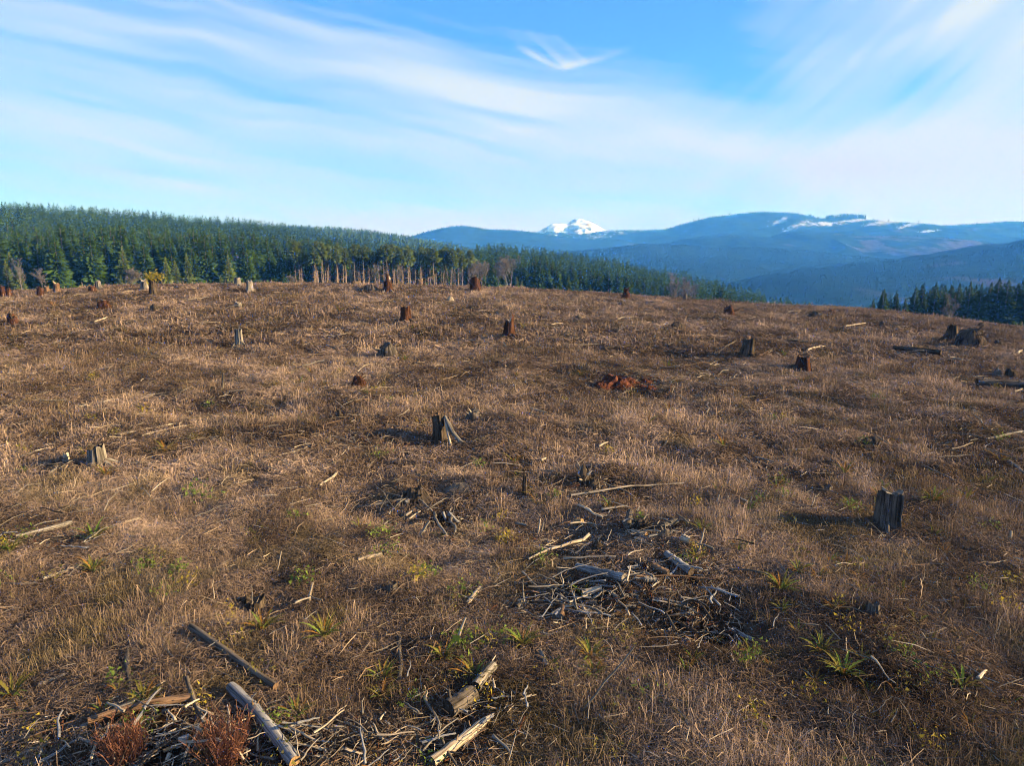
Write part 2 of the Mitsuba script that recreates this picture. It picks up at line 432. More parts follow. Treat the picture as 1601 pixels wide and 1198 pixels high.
hill('hill', 3450, [(830, 370), (857, 361), (880, 362.5), (905, 365), (925, 362.5), (945, 359.5), (965, 359), (1000, 358.5), (1030, 361), (1080, 370)], 500, 300, 'pale snow dusted ridge at the foot of the snowy mountain', seed=6, off=3.0,
     tint=lambda X, Y, Z, Tt: (np.full_like(X, .33), np.full_like(X, .2)))
SNOW_SPOTS = [(1218, 346, 15, 4.0, -.42, .95), (1242, 354, 22, 4.5, -.35, .72), (1288, 350, 34, 3.2, -.02, .72), (1345, 343.5, 38, 2.4, -.10, 1.0), (1390, 347, 36, 3.6, -.12, .95), (1425, 351, 26, 2.6, -.2, .8), (1452, 361, 20, 2.2, -.1, .62), (1205, 346, 10, 1.6, 0, .6)]
hill('hill', 3200, [(860, 384), (930, 374), (975, 365), (1010, 358), (1040, 357.5), (1060, 351), (1075, 346.5), (1100, 340.5), (1113, 337.5), (1135, 335.5), (1150, 334), (1170, 331), (1191, 329.5), (1215, 330.5), (1240, 331), (1263, 335.5), (1278, 340), (1311, 338.5),
                    (1345, 340), (1390, 345), (1432, 349), (1465, 352), (1488, 351), (1515, 349), (1540, 347.5), (1574, 344.5), (1601, 345), (1660, 343), (1740, 350), (1850, 365)], 1000, 800,
     'broad blue hill with snowy clearings near its top', seed=9, rough=.15, off=5.0, tint=patch_tint(SNOW_SPOTS, .1))
hill('hill', 2350, [(1000, 396), (1040, 380), (1075, 370), (1131, 367), (1188, 371), (1214, 370), (1240, 363), (1270, 362), (1315, 366), (1345, 367), (1390, 366), (1450, 368), (1520, 373), (1570, 379), (1640, 388), (1720, 400)], 620, 420,
     'rolling lower hill with brown bare woods on its right half', seed=12, rough=.26, off=5.0,
     tint=patch_tint([], leafy_fn=lambda X, Y, Z, Tt: .05 + .55 * sstep(900, 1200, X)))
hill('hill', 1900, [(820, 398), (900, 391), (960, 386), (1007, 379), (1060, 380), (1120, 385), (1180, 384), (1240, 388), (1320, 396), (1400, 404), (1480, 414)], 520, 400, 'low blue foothill below the snowy clearings', seed=15, rough=.28, off=5.0, tint=patch_tint([], .08))
hill('hill', 1250, [(1180, 430), (1240, 421), (1300, 414), (1370, 406), (1450, 400), (1500, 395), (1544, 390.5), (1575, 383), (1601, 376), (1660, 366), (1740, 360), (1850, 366)], 520, 420, 'nearest blue slope rising at the right behind the dark firs', seed=18, rough=.22, off=6.0,
     tint=patch_tint([], .16))
hill('hill', 1550, [(930, 420), (1000, 400), (1060, 398), (1110, 399), (1150, 402), (1200, 410), (1233, 416), (1300, 424), (1370, 434)], 420, 360, 'low wooded spur in the valley left of the nearest blue slope', seed=21, rough=.26, off=6.0, tint=patch_tint([], .12))
hill('hill', 1020, [(1120, 446), (1180, 434), (1240, 426), (1290, 424), (1338, 428), (1400, 430), (1470, 428), (1560, 422), (1650, 418)], 330, 300, 'lowest dark spur beside the valley floor', seed=24, rough=.26, off=6.0, tint=patch_tint([], .2))
# ------------------------------------------------------------------ tree meshes
def tube(points, radii, sides=6, cap=True, pal=0, v0=0.0):
    """a round bar along a polyline with uv = (palette + turn, metres along)"""
    p = np.asarray(points, float)
    r = np.broadcast_to(np.asarray(radii, float), (len(p),))
    t = np.gradient(p, axis=0)
    t /= np.linalg.norm(t, axis=1, keepdims=True) + 1e-12
    ref = np.array([0, 0, 1.0]) if abs(t[:, 2]).mean() < .9 else np.array([1.0, 0, 0])
    a = np.cross(t, ref)
    a /= np.linalg.norm(a, axis=1, keepdims=True) + 1e-12
    b = np.cross(t, a)
    ang = np.linspace(0, 2 * np.pi, sides + 1)
    v = p[:, None] + r[:, None, None] * (np.cos(ang)[None, :, None] * a[:, None] + np.sin(ang)[None, :, None] * b[:, None])
    L = np.concatenate([[0], np.cumsum(np.linalg.norm(np.diff(p, axis=0), axis=1))])
    uv = np.stack(np.broadcast_arrays(pal + .02 + .96 * (ang / (2 * np.pi))[None, :], v0 + L[:, None]), -1).reshape(-1, 2)
    n = sides + 1
    i, j = np.meshgrid(np.arange(len(p) - 1), np.arange(sides), indexing='ij')
    q = np.stack([i * n + j, i * n + j + 1, (i + 1) * n + j + 1, (i + 1) * n + j], -1).reshape(-1, 4)
    f = np.vstack([q[:, [0, 1, 2]], q[:, [0, 2, 3]]])
    v = v.reshape(-1, 3)
    if cap:
        for e, fl in ((0, True), (len(p) - 1, False)):
            c = len(v)
            v = np.vstack([v, p[e]])
            uv = np.vstack([uv, [pal + .5, v0 + L[e]]])
            k = e * n + np.arange(sides)
            tri = np.stack([k, k + 1, np.full(sides, c)], 1)
            f = np.vstack([f, tri[:, ::-1] if fl else tri])
    return v, f, uv


def join(ms):
    vs, fs, us, at_ = [], [], [], 0
    for v, f, u in ms:
        vs.append(v); fs.append(f + at_); us.append(u); at_ += len(v)
    return np.vstack(vs), np.vstack(fs), np.vstack(us)


def conifer(rng, h=12.0, branches=110, bare=.08, width=.19, pal=0, droop=.25, cards=2, taper=.85):
    """foliage of one fir: drooping boughs, each of a few ragged flat sprays; returns (crown mesh, trunk mesh, dead twigs)"""
    vs, fs, us = [], [], []
    n = 0
    for i in range(branches):
        s = (i + rng.random()) / branches
        z = h * (bare + (1 - bare) * s ** .92)
        k = (h - z) / (h * (1 - bare))
        L = h * width * (k ** taper) * (.72 + .5 * rng.random()) + .012 * h
        if rng.random() < .1:
            L *= 1.25
        az = i * 2.399 + rng.random() * .9
        up = (.45 - droop - .9 * k * .35) * L * (.8 + .5 * rng.random())
        d = np.array([math.cos(az), math.sin(az), 0])
        w = np.array([-d[1], d[0], 0])
        root = np.array([0, 0, z])
        a = .08 + .84 * rng.random()
        for c in range(cards):
            sd = (c - (cards - 1) / 2) * .55
            dd = d * math.cos(sd) + w * math.sin(sd)
            tl = (rng.random() - .5) * 2.3
            ww = np.array([-dd[1] * math.cos(tl), dd[0] * math.cos(tl), math.sin(tl)])
            LL = L * (1 - .18 * abs(sd)) * (.85 + .3 * rng.random())
            m = root + dd * LL * .55 + [0, 0, up * .25 + .03 * LL]
            tip = root + dd * LL + [0, 0, up - .10 * LL * rng.random()]
            wd = LL * (.20 + .14 * rng.random())
            v = [root + dd * .05 * LL, m + ww * wd + [0, 0, -.14 * LL], tip, m - ww * wd + [0, 0, -.14 * LL], m + [0, 0, .07 * LL]]
            vs += v
            fs += [(n, n + 1, n + 4), (n + 1, n + 2, n + 4), (n + 2, n + 3, n + 4), (n + 3, n, n + 4)]
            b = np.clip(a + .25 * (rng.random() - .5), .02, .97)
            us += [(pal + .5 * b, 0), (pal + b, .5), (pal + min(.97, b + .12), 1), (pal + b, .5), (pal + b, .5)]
            n += 5
    vs += [(0, 0, h * 1.015), (.022 * h, 0, h * .93), (-.011 * h, .019 * h, h * .93), (-.011 * h, -.019 * h, h * .93)]
    fs += [(n, n + 1, n + 2), (n, n + 2, n + 3), (n, n + 3, n + 1)]
    us += [(pal + .6, 1)] * 4
    crown = (np.array(vs, float), np.array(fs), np.array(us, float))
    r = .0105 * h
    trunk = tube([(0, 0, -1.2), (0, 0, .03 * h), (.003 * h, 0, .5 * h), (0, 0, .97 * h)], [r * 1.35, r, r * .6, r * .12], 6, False, 7)
    return crown, trunk


def small_fir(rng, h, rows, pal, width=.2):
    """the same fir for the distance: whorls of ragged skirts"""
    vs, fs, us, n = [], [], [], 0
    for i in range(rows):
        s = i / rows
        zt = h * (1 - .92 * s) if i else h
        zb = max(.04 * h, zt - h * (1.35 / rows))
        r = h * width * (.18 + .82 * (s + .6 / rows)) 
        m = 6
        ph = rng.random() * 6.3
        vs.append((0, 0, zt)); us.append((pal + .55, 1))
        for j in range(m):
            a = ph + j * 2 * math.pi / m
            rr = r * (.6 + .65 * rng.random()) * (1.0 if j % 2 else .72)
            vs.append((rr * math.cos(a), rr * math.sin(a), zb + (.5 - rng.random()) * .05 * h))
            us.append((pal + .1 + .8 * rng.random(), .5))
        for j in range(m):
            fs.append((n, n + 1 + j, n + 1 + (j + 1) % m))
        n += m + 1
    return np.array(vs, float), np.array(fs), np.array(us)


def bare_tree(rng, h, spread=.32, pal=0, depth=4, bar=8, col=7, stems=1, thick=.012):
    """a leafless broadleaf: trunk and limbs one mesh, fine twigs another"""
    limbs, twigs = [], []

    def grow(p, d, L, r, k):
        n = 4
        pts = [p]
        for i in range(n):
            d = d + (rng.random(3) - .5) * .22 + np.array([0, 0, .07])
            d /= np.linalg.norm(d)
            pts.append(pts[-1] + d * L / n)
        rad = np.maximum(np.linspace(r, r * .55, n + 1), .022)
        (limbs if k < 2 else twigs).append(tube(pts, rad, 5 if k < 2 else 3, False, col))
        if k >= depth:
            return
        for j in range(bar if k == 0 else rng.integers(3, 6)):
            s = .35 + .65 * rng.random() if k == 0 else .25 + .75 * rng.random()
            i = min(n - 1, int(s * n))
            q = pts[i] + (pts[i + 1] - pts[i]) * (s * n - i)
            a = rng.random() * 6.283
            o = np.array([math.cos(a), math.sin(a), 0])
            dd = d * (.75 if k else .9) + o * (.55 + .5 * rng.random()) * (spread / .32)
            dd /= np.linalg.norm(dd)
            grow(q, dd, L * (.42 + .22 * rng.random()) * (1 - .35 * (s - .35)), r * .45, k + 1)

    for s in range(stems):
        a = rng.random() * 6.28
        lean = np.array([math.cos(a) * .16 * (stems > 1), math.sin(a) * .16 * (stems > 1), 1.0])
        grow(np.array([0.02 * h * math.cos(a) * (stems > 1), 0, -.8]), lean / np.linalg.norm(lean), h * .62, h * thick, 0)
    return join(limbs), join(twigs)


def shape(mesh3, bsdf, smooth=False):
    v, f, u = mesh3
    return mikit.ply((v, f), bsdf, smooth=smooth, uv=u)


def place(key, group_id, x, y, z, s=1.0, rot=0.0, sxy=1.0, lean=(0, 0)):
    c, n = math.cos(math.radians(rot)) * s * sxy, math.sin(math.radians(rot)) * s * sxy
    t = T(np.array([[c, -n, 0, x], [n, c, 0, y], [0, 0, s, z], [0, 0, 0, 1.0]]))
    scene[key] = {'type': 'instance', 'to_world': t, 'shapegroup': {'type': 'ref', 'id': group_id}}


rngt = np.random.default_rng(5)
NEAR, MID, FARK = [], [], []
for i in range(5):                                        # full dense firs
    c, t = conifer(rngt, 12, 150, .03, .26, 0, .24, 3)
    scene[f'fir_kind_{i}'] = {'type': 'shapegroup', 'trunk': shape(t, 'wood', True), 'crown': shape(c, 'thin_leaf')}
for i in range(5):                                        # tall bare trunks with a crown above, at the thinned edge
    c, t = conifer(rngt, 12, 100, .62 + .025 * i, .15, 1, .12, 2, .55)
    dead = []
    for k in range(26):
        z = 12 * (.10 + .42 * rngt.random()); a = rngt.random() * 6.28; L = .35 + .8 * rngt.random()
        dead.append(tube([(0, 0, z), (L * math.cos(a), L * math.sin(a), z - .25 * L)], [.035, .012], 3, False, 7))
    scene[f'bare_fir_kind_{i}'] = {'type': 'shapegroup', 'trunk': shape(t, 'wood', True), 'crown': shape(c, 'thin_leaf'), 'dead_branches': shape(join(dead), 'wood')}
for i in range(5):                                        # dark open-grown firs on the right
    c, t = conifer(rngt, 13, 140, .04, .27, 2, .18, 3, .95)
    scene[f'dark_fir_kind_{i}'] = {'type': 'shapegroup', 'trunk': shape(t, 'wood', True), 'crown': shape(c, 'thin_leaf')}
for i in range(4):                                        # young yellow-green firs
    c, t = conifer(rngt, 12, 110, .03, .235, 1, .16, 3)
    scene[f'young_fir_kind_{i}'] = {'type': 'shapegroup', 'trunk': shape(t, 'wood', True), 'crown': shape(c, 'thin_leaf')}
for i in range(4):
    c, t = conifer(rngt, 12, 70, .06, .25, 0, .22, 2)
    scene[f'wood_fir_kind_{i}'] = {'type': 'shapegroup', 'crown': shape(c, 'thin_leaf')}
for i in range(4):
    scene[f'far_fir_kind_{i}'] = {'type': 'shapegroup', 'crown': shape(small_fir(rngt, 12, 5, 2 if i < 3 else 0, .27), 'foliage')}

# ------------------------------------------------------------------ where trees stand
def scatter(x0, x1, y0, y1, step, rng, jit=.85):
    gx, gy = np.meshgrid(np.arange(x0, x1, step), np.arange(y0, y1, step * .9), indexing='ij')
    gx = gx + (np.arange(gx.shape[1]) % 2)[None, :] * step / 2
    return (gx + (rng.random(gx.shape) - .5) * step * jit).ravel(), (gy + (rng.random(gy.shape) - .5) * step * jit).ravel()


def in_view(x, y, m=1.06):
    return np.abs(x) < np.tan(np.radians(36)) * y * m + 6


def edge_y(x):
    """front edge of the wood behind the clearing"""
    return np.interp(x, [-400, -150, -118, -98, -78, -60, -48, -14, -2, 8, 30, 60, 100, 140], [190, 160, 150, 146, 166, 184, 191, 215, 219, 223, 232, 236, 245, 330]) + 5 * (meshkit.noise(np.stack([np.asarray(x) / 9, 0 * x, 0 * x], -1), 4) - .5)


trees = []                                                # x, y, height, kind
fx, fy = scatter(-420, 150, 120, 330, 5.9, rngt)
ok = in_view(fx, fy) & (fy > edge_y(fx)) & (fx < 128 - .05 * (fy - 200)) & ~((fx > 3) & (fx < 16) & (fy < 232)) & ~((fx > -14) & (fx < 4) & (fy < 238) & (rngt.random(len(fx)) < .8))
for x, y, e in zip(fx[ok], fy[ok], (fy - edge_y(fx))[ok]):
    r = rngt.random()
    if -57 < x < -13 and e < 34:
        trees.append((x, y, 10.6 + 2.2 * r, 'bare_fir'))
    elif e < 9 and x < -60:
        trees.append((x, y, 3.2 + 7.5 * r ** 1.1, 'young_fir'))
    elif e < 8:
        trees.append((x, y, 4 + 8 * r, 'fir'))
    else:
        trees.append((x, y, (7.6 + 3.6 * r if -70 < x < 6 else 9 + 7.5 * r) if x < 0 else 8 + 6 * r, 'fir'))
fx, fy = scatter(-58, -13, 182, 234, 3.0, rngt)          # the thinned stand's front is closer set
e = fy - edge_y(fx)
ok = (e > 0) & (e < 15)
trees += [(x, y, 9.8 + 3 * r, 'bare_fir') for x, y, r in zip(fx[ok], fy[ok], rngt.random(ok.sum()))]
fx, fy = scatter(-560, 200, 330, 640, 7.2, rngt)
ok = in_view(fx, fy) & (fx < 170 - .12 * (fy - 330))
trees += [(x, y, (6.5 + 3.5 * r) if -150 < x < -20 and y < 600 else 11 + 8 * r, 'wood_fir') for x, y, r in zip(fx[ok], fy[ok], rngt.random(ok.sum()))]
fx, fy = scatter(-820, 260, 640, 1330, 6.4, rngt)
ok = in_view(fx, fy) & (fx < 290 - .10 * (fy - 640))
trees += [(x, y, 8.5 + 4.5 * r, 'far_fir') for x, y, r in zip(fx[ok], fy[ok], rngt.random(ok.sum()))]
# the short dark row on the right, read off the photograph's tops
for (u, v, Y) in ((1366, 466, 150), (1383, 450, 148), (1393, 462, 156), (1403, 452, 152), (1417, 464, 150), (1433, 447, 152), (1445, 444, 158), (1455, 451, 163), (1465, 440, 155), (1473, 442, 162), (1480, 449, 150), (1488, 444, 166), (1496, 450, 152), (1502, 440, 158), (1511, 446, 168),
                  (1519, 438, 152), (1527, 444, 160), (1536, 441, 150), (1543, 447, 166), (1551, 439, 153), (1558, 442, 164), (1564, 432, 150), (1571, 440, 160), (1578, 435, 149), (1586, 445, 158), (1593, 441, 150), (1600, 436, 156), (1610, 430, 150), (1622, 438, 152), (1635, 432, 148), (1648, 440, 152)):
    d = ray(u, v)
    q = EYE + d * (Y / d[1])
    g = float(ground_z(q[0], q[1]))
    trees.append((q[0], q[1], max(4.0, q[2] - g), 'dark_fir'))
for k in range(110):
    u, Y = 1440 + 220 * rngt.random(), 165 + 60 * rngt.random()
    d = ray(u, 455)
    q = EYE + d * (Y / d[1])
    trees.append((q[0], q[1], 10.5 + 3.5 * rngt.random(), 'dark_fir'))
_a = np.array([t[:3] for t in trees], float)
trees = np.column_stack([_a[:, 0], _a[:, 1], ground_z(_a[:, 0], _a[:, 1]), _a[:, 2]]), [t[3] for t in trees]
TR, KIND = trees


def to_px(P):
    """where points are seen, for choosing which trees become things of their own"""
    q = np.asarray(P, float) - EYE
    f = q[..., 1] * cp - q[..., 2] * sp
    up = q[..., 1] * sp + q[..., 2] * cp
    return 800.5 + FPX * q[..., 0] / f, 599 - FPX * up / f, f


# a coarse front-to-back count of how much of each tree shows
crest_v = np.full(1700, 1198.0)
_cx, _cy = np.meshgrid(np.linspace(-.78, .78, 700), np.linspace(30, 110, 160), indexing='ij')
_u, _v, _f = to_px(np.stack([_cx * _cy, _cy, ground_z(_cx * _cy, _cy)], -1))
for i in range(700):
    k = int(np.clip(np.median(_u[i]), 0, 1699))
    crest_v[max(0, k - 3):k + 4] = np.minimum(crest_v[max(0, k - 3):k + 4], _v[i].min())
mask = np.zeros((620, 1601), bool)
for u in range(1601):
    mask[int(min(619, crest_v[u])):, u] = True
order = np.argsort(TR[:, 1])
seen = np.zeros(len(TR))
ub, vb, fb = to_px(TR[:, :3])
ut, vt, _ = to_px(TR[:, :3] + np.stack([0 * TR[:, 3], 0 * TR[:, 3], TR[:, 3]], 1))
for i in order:
    a, b = int(vt[i]), int(vb[i])
    if a < 0 or a > 610:
        continue
    w = .17 * (b - a)
    for v in range(a, min(b, 615)):
        hw = w * (v - a + 1) / (b - a + 1) if KIND[i] != 'bare_fir' else (w * .55 if v < a + .5 * (b - a) else .8)
        l, r = int(max(0, round(ub[i] - hw))), int(min(1601, round(ub[i] + hw) + 1))
        if r > l:
            row = mask[v, l:r]
            seen[i] += (~row).sum()
            row[:] = True
single = set(np.argsort(-seen)[:297].tolist())
LAB = {'fir_l': ('conifer_tree', 'dense green conifer in the forest standing behind the left half of the clearing', 'conifers of the forest on the left'),
       'young_fir': ('young_conifer', 'smaller yellow-green conifer at the sunlit foot of the left forest', 'young conifers along the left forest edge'),
       'bare_fir': ('tall_conifer', 'tall conifer with a long bare trunk in the thinned stand at mid skyline', 'conifers of the thinned stand'),
       'fir_r': ('conifer_tree', 'dark green conifer in the wood descending rightward beyond the bare grey trees', 'conifers of the descending wood'),
       'dark_fir': ('dark_conifer', 'dark backlit conifer in the short row at the far right edge', 'conifers of the row on the right')}
for i in range(len(TR)):
    x, y, z, h = TR[i]
    if seen[i] == 0 and y > 260 and rngt.random() < .7:
        continue
    kind = KIND[i]
    n = {'fir': 5, 'bare_fir': 5, 'dark_fir': 5, 'young_fir': 4, 'wood_fir': 4, 'far_fir': 4}[kind]
    base = 13.0 if kind == 'dark_fir' else 12.0
    if i in single and kind not in ('wood_fir', 'far_fir'):
        nm, lb, gr = LAB[kind if kind != 'fir' else ('fir_l' if ub[i] < 700 else 'fir_r')]
        key = thing(nm, lb, 'conifer', gr)
    else:
        key = f'conifer_forest__{i:05d}'
        if kind == 'fir' and seen[i] == 0:
            kind, n = 'wood_fir', 4
    place(key, f'{kind}_kind_{int(rngt.integers(n))}', x, y, z - .2, h / base, 360 * rngt.random(), .85 + .3 * rngt.random())
labels['conifer_forest'] = {'label': 'dense dark green conifer forest covering the slopes behind the clearing', 'category': 'forest', 'kind': 'stuff'}

# leafless trees
LEAFLESS_H = []
for i, (h, s, st) in enumerate(((11, .24, 1), (10, .42, 2), (9, .30, 1), (7, .45, 3))):
    l, t = bare_tree(rngt, h, s * .72, depth=4, bar=10, col=0, stems=st, thick=.010)
    LEAFLESS_H.append(float(t[0][:, 2].max()))
    scene[f'leafless_kind_{i}'] = {'type': 'shapegroup', 'limbs': shape(l, 'wood', True), 'twigs': shape(t, 'wood')}
for (u, vtop, Y, kind, lb) in (
        (28, 403, 143, 0, 'pale leafless tree at the far left forest edge'), (64, 418, 147, 2, 'slim grey leafless tree second from the left edge of the forest'), (203, 416, 160, 3, 'purplish leafless bush below the left forest'), (366, 388, 196, 2, 'leafless purple-grey tree standing among the left conifers'),
        (452, 428, 186, 3, 'pale leafless bush left of the thinned stand'), (583, 408, 200, 2, 'pale dead leafless tree within the thinned stand, left one'), (622, 412, 198, 2, 'pale dead leafless tree within the thinned stand, right one'),
        (745, 404, 222, 1, 'grey leafless tree left of the tallest pair behind the crest'), (757, 406, 230, 1, 'grey leafless tree close behind the clump left of the tallest pair'), (779, 403, 214, 0, 'tall grey leafless tree, left one of the tallest pair'), (796, 396, 212, 1, 'tall grey leafless tree, right one of the tallest pair'),
        (1056, 425, 238, 0, 'pale leafless tree on the descending wood above the crest'), (1068, 432, 240, 2, 'small pale leafless tree just right of another on the descending wood'), (1080, 438, 243, 2, 'rightmost leafless tree on the descending wood'),
        (1490, 458, 146, 0, 'thin grey leafless tree before the middle of the dark right row')):
    d = ray(u, vtop)
    q = EYE + d * (Y / d[1])
    g = float(ground_z(q[0], q[1]))
    place(thing('leafless_tree', lb, 'bare tree'), f'leafless_kind_{kind}', q[0], q[1], g, max(.4, (q[2] - g) / LEAFLESS_H[kind]), 360 * rngt.random())
# small firs before the middle wood
for (u, vtop, Y, lb) in ((735, 440, 210, 'small bright green fir left of the leafless pair'), (790, 433, 207, 'small green fir at the foot of the leafless pair'), (808, 432, 206, 'small green fir just right of the leafless pair'), (816, 437, 204, 'smallest green fir right of the leafless pair'),
                         (188, 429, 150, 'little green fir between the left stumps and the forest'), (1597, 500, 100, 'little yellow-green fir at the right edge below the dark row')):
    d = ray(u, vtop)
    q = EYE + d * (Y / d[1])
    g = float(ground_z(q[0], q[1]))
    place(thing('small_fir', lb, 'conifer'), 'young_fir_kind_1', q[0], q[1], g - .1, max(.12, (q[2] - g) / 12), 360 * rngt.random())

# the woods of the far hills: too far to count
for k, (key, H) in enumerate(HILLS.items()):
    if 'mountain' in key:
        continue
    X, Y, fr, bk, zf = H['X'], H['Y'], H['front'], H['back'], H['zf']
    step = 11.0 if Y > 2200 else 8.5
    lim = .76 * Y
    gx, gt = np.meshgrid(np.arange(max(X[0], -lim), min(X[-1], lim), step), np.linspace(-.92, .06, int(fr * .98 / step)) if Y < 2200 else np.linspace(-.035, .03, 5), indexing='ij')
    gx = (gx + (rngt.random(gx.shape) - .5) * step).ravel()
    gt = (gt + (rngt.random(gt.shape) - .5) * step / fr).ravel()
    gx, gt = np.clip(gx, X[0], X[-1]), np.clip(gt, -.95, .1)
    gz = zf(gx, gt)
    gy = Y + np.where(gt < 0, gt * fr, gt * bk)
    keep = gz > -78
    if H['tint'] is not None:
        s, l = H['tint'](gx, gy, gz, gt)
        keep &= (s < .33) & (rngt.random(len(gx)) > .75 * np.clip(l * 1.6, 0, 1) * (meshkit.fbm(np.stack([gx / 90, gy / 90, gz / 50], -1), 3, 4) * 1.6))
    gx, gy, gz = gx[keep], gy[keep], gz[keep]
    n = len(gx)
    if n < 50:
        continue
    h = (2.6 + 3.2 * rngt.random(n) ** 2) * (Y / 2600) ** .35
    w = h * (.34 + .2 * rngt.random(n))
    ph = rngt.random(n) * 6.28
    ring = np.stack([np.stack([gx + w * np.cos(ph + j * 2.094), gy + w * np.sin(ph + j * 2.094), gz - 1], -1) for j in range(3)], 1)
    V = np.concatenate([np.stack([gx, gy, gz + h], -1)[:, None], ring], 1).reshape(-1, 3)
    F = (np.arange(n)[:, None, None] * 4 + np.array([[0, 1, 2], [0, 2, 3], [0, 3, 1]])[None]).reshape(-1, 3)
    pal = 9
    U = np.stack([np.repeat(pal + .25 + .4 * rngt.random(n), 4), np.zeros(4 * n)], 1)
    kk = f'distant_forest_{k:03d}' if k else 'distant_forest'
    scene[kk] = mikit.ply((V, F), 'foliage', uv=U)
    labels[kk] = {'label': 'far blue conifer forest covering the ' + labels[key]['label'], 'category': 'forest', 'kind': 'stuff'}
# clumps of standing trees on the top of the broad hill
bh = [H for H in HILLS.values() if H['Y'] == 3200][0]
def hilltop(u):
    x = float(skyline([(u, 345)], 3200)[0][0])
    return x, 3200.0, float(bh['zf'](np.array([x]), np.array([0.0]))[0])
for (u0, u1, n, h0, lb) in ((1292, 1310, 60, 17, 'small flat-topped clump of trees left on the hilltop clearing'), (1314, 1350, 160, 22, 'larger flat-topped clump of trees left on the hilltop clearing'), (1260, 1280, 40, 11, 'low clump of trees left of the hilltop clearing')):
    P = []
    for k in range(n):
        x, y, z = hilltop(u0 + (u1 - u0) * rngt.random())
        y += 40 * (rngt.random() - .5)
        v, f, u_ = small_fir(rngt, h0 * (.85 + .2 * rngt.random()), 3, 2, .24)
        P.append((v + [x, y, z - 2], f, u_))
    key = free('tree_clump')
    labels[key] = {'label': lb, 'category': 'tree clump', 'kind': 'stuff'}
    scene[key] = shape(join(P), 'foliage')
for (u, h, lb) in ((1365, 9, 'lone far tree on the snowy hilltop, left one of three'), (1389, 10, 'lone far tree on the snowy hilltop, middle one of three'), (1436, 14, 'lone far tree at the right end of the snowy hilltop'), (1084, 9, 'tiny tree on the left shoulder of the broad blue hill'), (1092, 9, 'second tiny tree on the left shoulder of the broad blue hill'), (1140, 12, 'tiny tree left of the broad hill summit')):
    x, y, z = hilltop(u)
    k = thing('far_tree', lb, 'tree')
    v, f, u_ = small_fir(rngt, h, 4, 2, .3)
    v = v + [0, 0, .35 * h]
    scene[k + '__crown'] = shape((v + [x, y, z - 1], f, u_), 'foliage')
    scene[k + '__trunk'] = shape(tube([(x, y, z - 3), (x, y, z + .6 * h)], [.45, .3], 5, False, 4), 'wood', True)
# ------------------------------------------------------------------ stumps, logs, sticks
rngw = np.random.default_rng(21)
CLEAR = []                                                # (x0, y0, x1, y1, reach): where the grass is pressed down or kept off by wood
GREY, PALE, RED, DARK, BROWN, CUT, BLUE, TRUNK, DUSK = range(9)


def ground_at(x, y):
    return float(ground_z(float(x), float(y)))


def disc_cap(ring, top, pal):
    """a lid over a ring of points, dished, with a ring of vertices half way in"""
    n = len(ring)
    c = ring.mean(0)
    mid = c + (ring - c) * .55 + [0, 0, top * .6]
    v = np.vstack([ring, mid, [c + [0, 0, top]]])
    i = np.arange(n)
    j = (i + 1) % n
    f = np.vstack([np.stack([i, j, n + j], 1), np.stack([i, n + j, n + i], 1), np.stack([n + i, n + j, np.full(n, 2 * n)], 1)])
    u = np.stack([pal + .05 + .9 * np.concatenate([np.linspace(0, 1, n), np.linspace(0, 1, n), [.5]]), np.concatenate([np.zeros(n), np.full(n, .3), [.6]])], 1)
    return v, f, u


def stump_mesh(r, h, pal, jag=.12, flute=.10, flare=.55, rng=rngw, lean=(0, 0), topr=.86, squat=1.0, spike=0.0, n=26, rings=9):
    """side wall of a stump (fluted, flared at the root, ragged rim) and its rim"""
    th = np.linspace(0, 2 * np.pi, n, endpoint=False)
    ph = rng.random(6) * 6.28
    lob = .5 + .5 * np.cos(5 * th + ph[0]) * .6 + .4 * np.cos(3 * th + ph[1])
    rim = h * (1 + jag * (meshkit.noise(np.stack([np.cos(th) * 2.1 + ph[2], np.sin(th) * 2.1, 0 * th], -1), 3) - .5) * 2 + .5 * jag * (rng.random(n) - .5))
    if spike:
        rim = rim + spike * h * np.exp(-((np.angle(np.exp(1j * (th - ph[3]))) / .5) ** 2))
    V, U = [], []
    for k in range(rings + 1):
        s = k / rings
        z = -.25 + (rim + .25) * s
        rr = r * (topr + (1 - topr) * (1 - s)) * (1 + flare * np.exp(-np.maximum(z, 0) / (.30 * h)) * (.35 + .65 * lob)) * (1 + flute * (np.cos(9 * th + ph[4]) * .6 + .7 * np.cos(14 * th + ph[5])) * .6)
        rr = rr * (1 + .10 * (meshkit.noise(np.stack([np.cos(th) * 3, np.sin(th) * 3, 0 * th + z * 2.5], -1), 9) - .5) * 2)
        V.append(np.stack([rr * np.cos(th) + lean[0] * z, rr * np.sin(th) * squat + lean[1] * z, z], 1))
        U.append(np.stack([pal + .03 + .94 * np.abs(2 * (np.arange(n) / n) - 1), z], 1))
    ring = V[-1]
    i, j = np.meshgrid(np.arange(rings), np.arange(n), indexing='ij')
    a, b = i * n + j, i * n + (j + 1) % n
    q = np.stack([a, b, b + n, a + n], -1).reshape(-1, 4)
    f = np.vstack([q[:, [0, 1, 2]], q[:, [0, 2, 3]]])
    return (np.vstack(V), f, np.vstack(U)), ring


def moved(m, x, y, z, rot=0.0):
    c, s = math.cos(rot), math.sin(rot)
    v = m[0] @ np.array([[c, s, 0], [-s, c, 0], [0, 0, 1]]) + [x, y, z]
    return v, m[1], m[2]


def put(owner, name, m, smooth=True, bsdf='wood', label=None):
    k = part(owner, name, (m[0], m[1]), bsdf, smooth, uv=m[2])
    if label:
        labels[k] = {'label': label}
    return k


